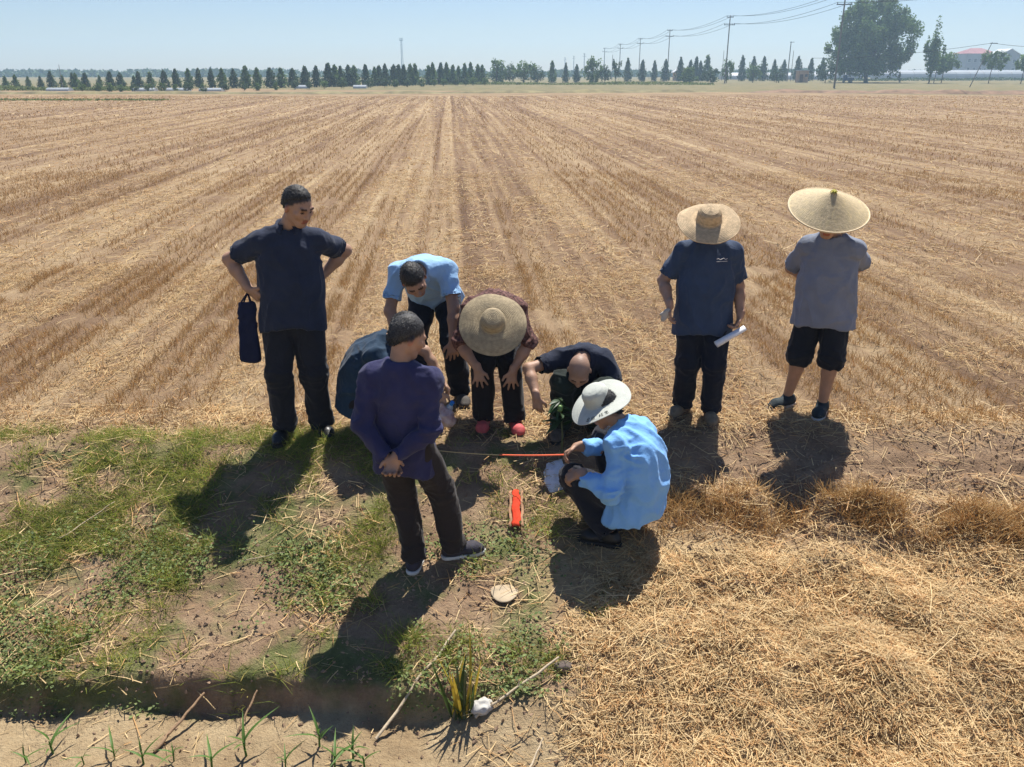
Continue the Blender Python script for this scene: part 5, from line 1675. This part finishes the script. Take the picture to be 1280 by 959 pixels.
# plastic bag of red things and a water bottle by the squatting man in teal
BAGP = mat('thin_plastic', (.62, .36, .34), .3, .35, 22, .5, 50, spec=.5, trans=.3, col2=(.72, .60, .58))
S = SDF(.02); S.ell((0, 0, .055), np.eye(3), (.058, .05, .055)); S.cap((-.05, .01, .05), (.02, -.01, .04), .04, .045); S.cap((-.01, 0, .08), (-.03, .01, .15), .032, .012)
v, f = S.mesh(.007); v = crumple(v, .009, 26, 5)
tag(link('plastic_bag', mesh_np('plastic_bag', v, f, BAGP), None, (-.455, 5.33, .13)), 'crumpled pink plastic bag held by the squatting man in teal', 'bag')
BOT = mat('bottle_plastic', (.55, .62, .68), .15, .1, 10, spec=.6, trans=.3); CAPB = mat('cap_blue', (.03, .22, .62), .4, .05, 10)
bt = empty('water_bottle', (-.452, 5.375, .20), 'small clear water bottle with blue cap beside the pink bag', 'bottle')
v, f, c = lathe([(.0, .10), (.008, .10), (.011, .085), (.024, .066), (.026, .03), (.026, -.05), (.018, -.055), (.0, -.055)], 20, None, None, 0, .02)
link('bottle_body', mesh_np('bottle_body', v, f, BOT), bt)
MB().tube([V(0, 0, .088), V(0, 0, .112)], .0145, 12).obj('cap', CAPB, bt, True)
bt.rotation_euler = (.35, .45, 0)

# pale stones
def stone(nm, x, y, dims, seed, m, lb, sink=.3, rz=0.0):
    S = SDF(.02); S.ell((0, 0, 0), np.eye(3), dims, .02)
    S.cap((-dims[0] * .5, 0, 0), (dims[0] * .4, dims[1] * .3, 0), min(dims) * .8, min(dims) * .7)
    v, f = S.mesh(max(min(dims) / 9, .004)); v = crumple(v, min(dims) * (.22 if dims[2] < .03 else .3), (.9 if dims[2] < .03 else 1.3) / max(dims), seed)
    o = link(nm, mesh_np(nm, v, f, m), None, (x, y, tz(x, y) + dims[2] * (1 - sink)))
    o.rotation_euler = (0, 0, rz); return tag(o, lb, 'stone')
STW = mat('white_stone', (.47, .45, .41), .85, .12, 10, .5, 30); STP = mat('pale_slab', (.42, .335, .225), .9, .12, 8, .4, 40)
stone('white_stone', -.150, 3.40, (.052, .040, .030), 3, STW, 'white rough stone beside the reed stems at the ditch', .15, .4)
stone('pale_slab', -.045, 4.12, (.080, .115, .014), 6, STP, 'flat pale slab lying bare below the red scoop', 1.15)
STD = mat('dark_stone', (.13, .10, .085), .9, .2, 12, .4, 40)
stone('field_stone', .27, 3.60, (.045, .03, .02), 12, STD, 'dark flat stone at the end of the short stick', .3)

# sticks
STK = mat('dry_stick', (.50, .40, .27), .8, .18, 12, .3, 60, stretch=(1, 1, 1)); STK2 = mat('brown_stick', (.26, .165, .095), .85, .25, 12, .4, 60)
def stick(a, b, r0, r1, m, lb, h0=.012, h1=.02, wob=.012, seed=0, knots=0):
    rg = random.Random(seed); pts = []
    za, zb = tz(a[0], a[1]) + h0, tz(b[0], b[1]) + h1
    for t in np.linspace(0, 1, 9):
        x, y = a[0] + (b[0] - a[0]) * t, a[1] + (b[1] - a[1]) * t
        z = max(za + (zb - za) * t, tz(x, y) + .004)
        pts.append(V(x + rg.uniform(-1, 1) * wob * .4, y + rg.uniform(-1, 1) * wob * .4, z + rg.uniform(0, 1) * wob * .5))
    rt0 = pts[0].copy()
    o = empty('stick', tuple(rt0), lb, 'stick')
    MB().tube([p - rt0 for p in pts], np.linspace(r0, r1, 9) * np.array([1 + .12 * rg.uniform(-1, 1) for _ in range(9)]), 7).obj('stem', m, o, True)
    for k in range(knots):
        p = pts[2 + 2 * k] - rt0
        MB().tube([p, p + V(rg.uniform(-.03, .03), rg.uniform(-.02, .02), .03)], [r0 * .5, r0 * .2], 5).obj('side_shoot', m, o, True)
    return o
stick((-.668, 3.27), (-.300, 3.78), .0085, .007, STK, 'long pale dry stick leaning up the bank by the reed', .012, .05, .01, 1, 1)
stick((-.190, 3.34), (.245, 3.59), .0085, .006, STK, 'short pale stick running from white stone into the straw', .03, .08, .016, 2, 2)
stick((-1.745, 3.22), (-1.590, 3.53), .009, .006, STK2, 'brown stick propped against the cut ditch bank', .010, .02, .012, 3, 1)
stick((-1.372, 3.34), (-1.318, 3.52), .006, .005, STK2, 'thin brown twig by the ditch right of the propped stick', .010, .015, .01, 4)
stick((-1.62, 4.30), (-1.36, 4.36), .003, .002, STK, 'very thin straw-coloured twig on the green bank', .015, .02, .01, 5)
stick((-2.15, 3.72), (-1.75, 3.80), .004, .002, STK2, 'thin dry stem lying on the bare patch at left', .012, .02, .015, 6)
stick((.06, 3.02), (.155, 3.20), .006, .004, STK, 'short pale stick in the grass clump at bottom centre', .02, .05, .01, 7)
stick((-2.75, 4.46), (-2.52, 4.75), .004, .003, STK, 'thin pale stem in the weeds at far left', .03, .03, .02, 8)

# reed clump by the ditch
REED = mat('reed_leaf', (.075, .115, .028), .6, .25, 10, spec=.3, trans=.3); REEDY = mat('reed_yellow', (.50, .36, .045), .6, .2, 10, spec=.3, trans=.3)
rd = empty('reed_clump', (-.252, 3.40, tz(-.252, 3.40)), 'upright reed-like plant with yellow tips at the ditch', 'plant')
rr = random.Random(21)
for k in range(32):
    yel = k % 4 == 0; L = rr.uniform(.30, .46) if yel else rr.uniform(.14, .36)
    me = leaf_mesh('leaf', L, rr.uniform(.014, .022), rr.uniform(-.25, .05), REEDY if yel else REED, .35, 8)
    o = link('leaf', me, rd, (rr.uniform(-.05, .05), rr.uniform(-.03, .03), 0))
    o.rotation_euler = (rr.uniform(1.0, 1.5) if not yel else rr.uniform(1.35, 1.55), rr.uniform(-.2, .2), rr.uniform(0, 6.28))
for k in range(4):
    x, y = rr.uniform(-.03, .03), rr.uniform(-.02, .02)
    MB().tube([V(x, y, -.01), V(x * 1.4, y * 1.5, .16), V(x * 2, y * 2, .30)], [.009, .008, .004], 6).obj('stem', STEM, rd, True)

# maize seedlings in the strip along the bottom
MAIZE = mat('maize_leaf', (.115, .22, .045), .55, .2, 10, spec=.35, trans=.35)
mm = [leaf_mesh('leaf', L, W, dr, MAIZE, .5, 8) for L, W, dr in ((.13, .013, -.75), (.10, .012, -.5), (.15, .014, -.95), (.08, .010, -.2))]
SEEDL = [((-2.342, 3.16), 'first maize seedling from the left in the bottom strip'), ((-2.224, 3.195), 'second maize seedling from the left in the bottom strip'), ((-2.028, 3.105), 'third maize seedling from the left in the bottom strip'), ((-1.91, 3.16), 'fourth maize seedling from the left in the bottom strip'), ((-1.765, 3.14), 'fifth maize seedling from the left in the bottom strip'),
         ((-1.636, 3.175), 'sixth maize seedling, close right of the propped brown stick'), ((-1.429, 3.11), 'seventh maize seedling from the left in the bottom strip'), ((-1.289, 3.195), 'eighth maize seedling from the left, the largest'), ((-1.076, 3.105), 'ninth maize seedling from the left in the bottom strip'), ((-.937, 3.22), 'tenth maize seedling from the left, near the ditch'),
         ((-.84, 3.095), 'eleventh maize seedling from the left in the bottom strip'), ((-.763, 3.155), 'twelfth maize seedling from the left in the bottom strip'), ((-.70, 3.105), 'maize seedling farthest right, left of the long pale stick')]
for k, ((x, y), lb) in enumerate(SEEDL):
    s_ = (.6 + .4 * rr.random()) * (1.25 if k in (1, 7) else 1)
    o = empty('maize_seedling', (x, y, tz(x, y)), lb, 'seedling', 'maize seedlings of the bottom strip', rr.uniform(0, 6))
    o.scale = (s_, s_, s_)
    MB().tube([V(0, 0, -.01), V(.004, 0, .05), V(.006, .003, .085)], [.006, .005, .003], 6).obj('stem', MAIZE, o, True)
    for q in range(4 + k % 2):
        l_ = link('leaf', mm[(q + k) % 4], o, (.004, 0, .03 + .014 * q))
        l_.rotation_euler = (rr.uniform(.85, 1.4), 0, q * 2.6 + rr.uniform(-.4, .4))


# ------------------------------------------------------------------ the hazy summer air over the plain
hz = MB().box((0, 330, 13.5), (1400, 1000, 31)).obj('haze', None)
hz.data.materials.clear()
m, N, L, b = new_mat('haze_air')
N.remove(b)
pv = N.new('ShaderNodeVolumePrincipled')
pv.inputs['Color'].default_value = (.55, .78, 1.0, 1)
pv.inputs['Density'].default_value = .0008
pv.inputs['Anisotropy'].default_value = .2
L.new(pv.outputs[0], N['Material Output'].inputs['Volume'])
hz.data.materials.append(m)
tag(hz, kind='stuff')
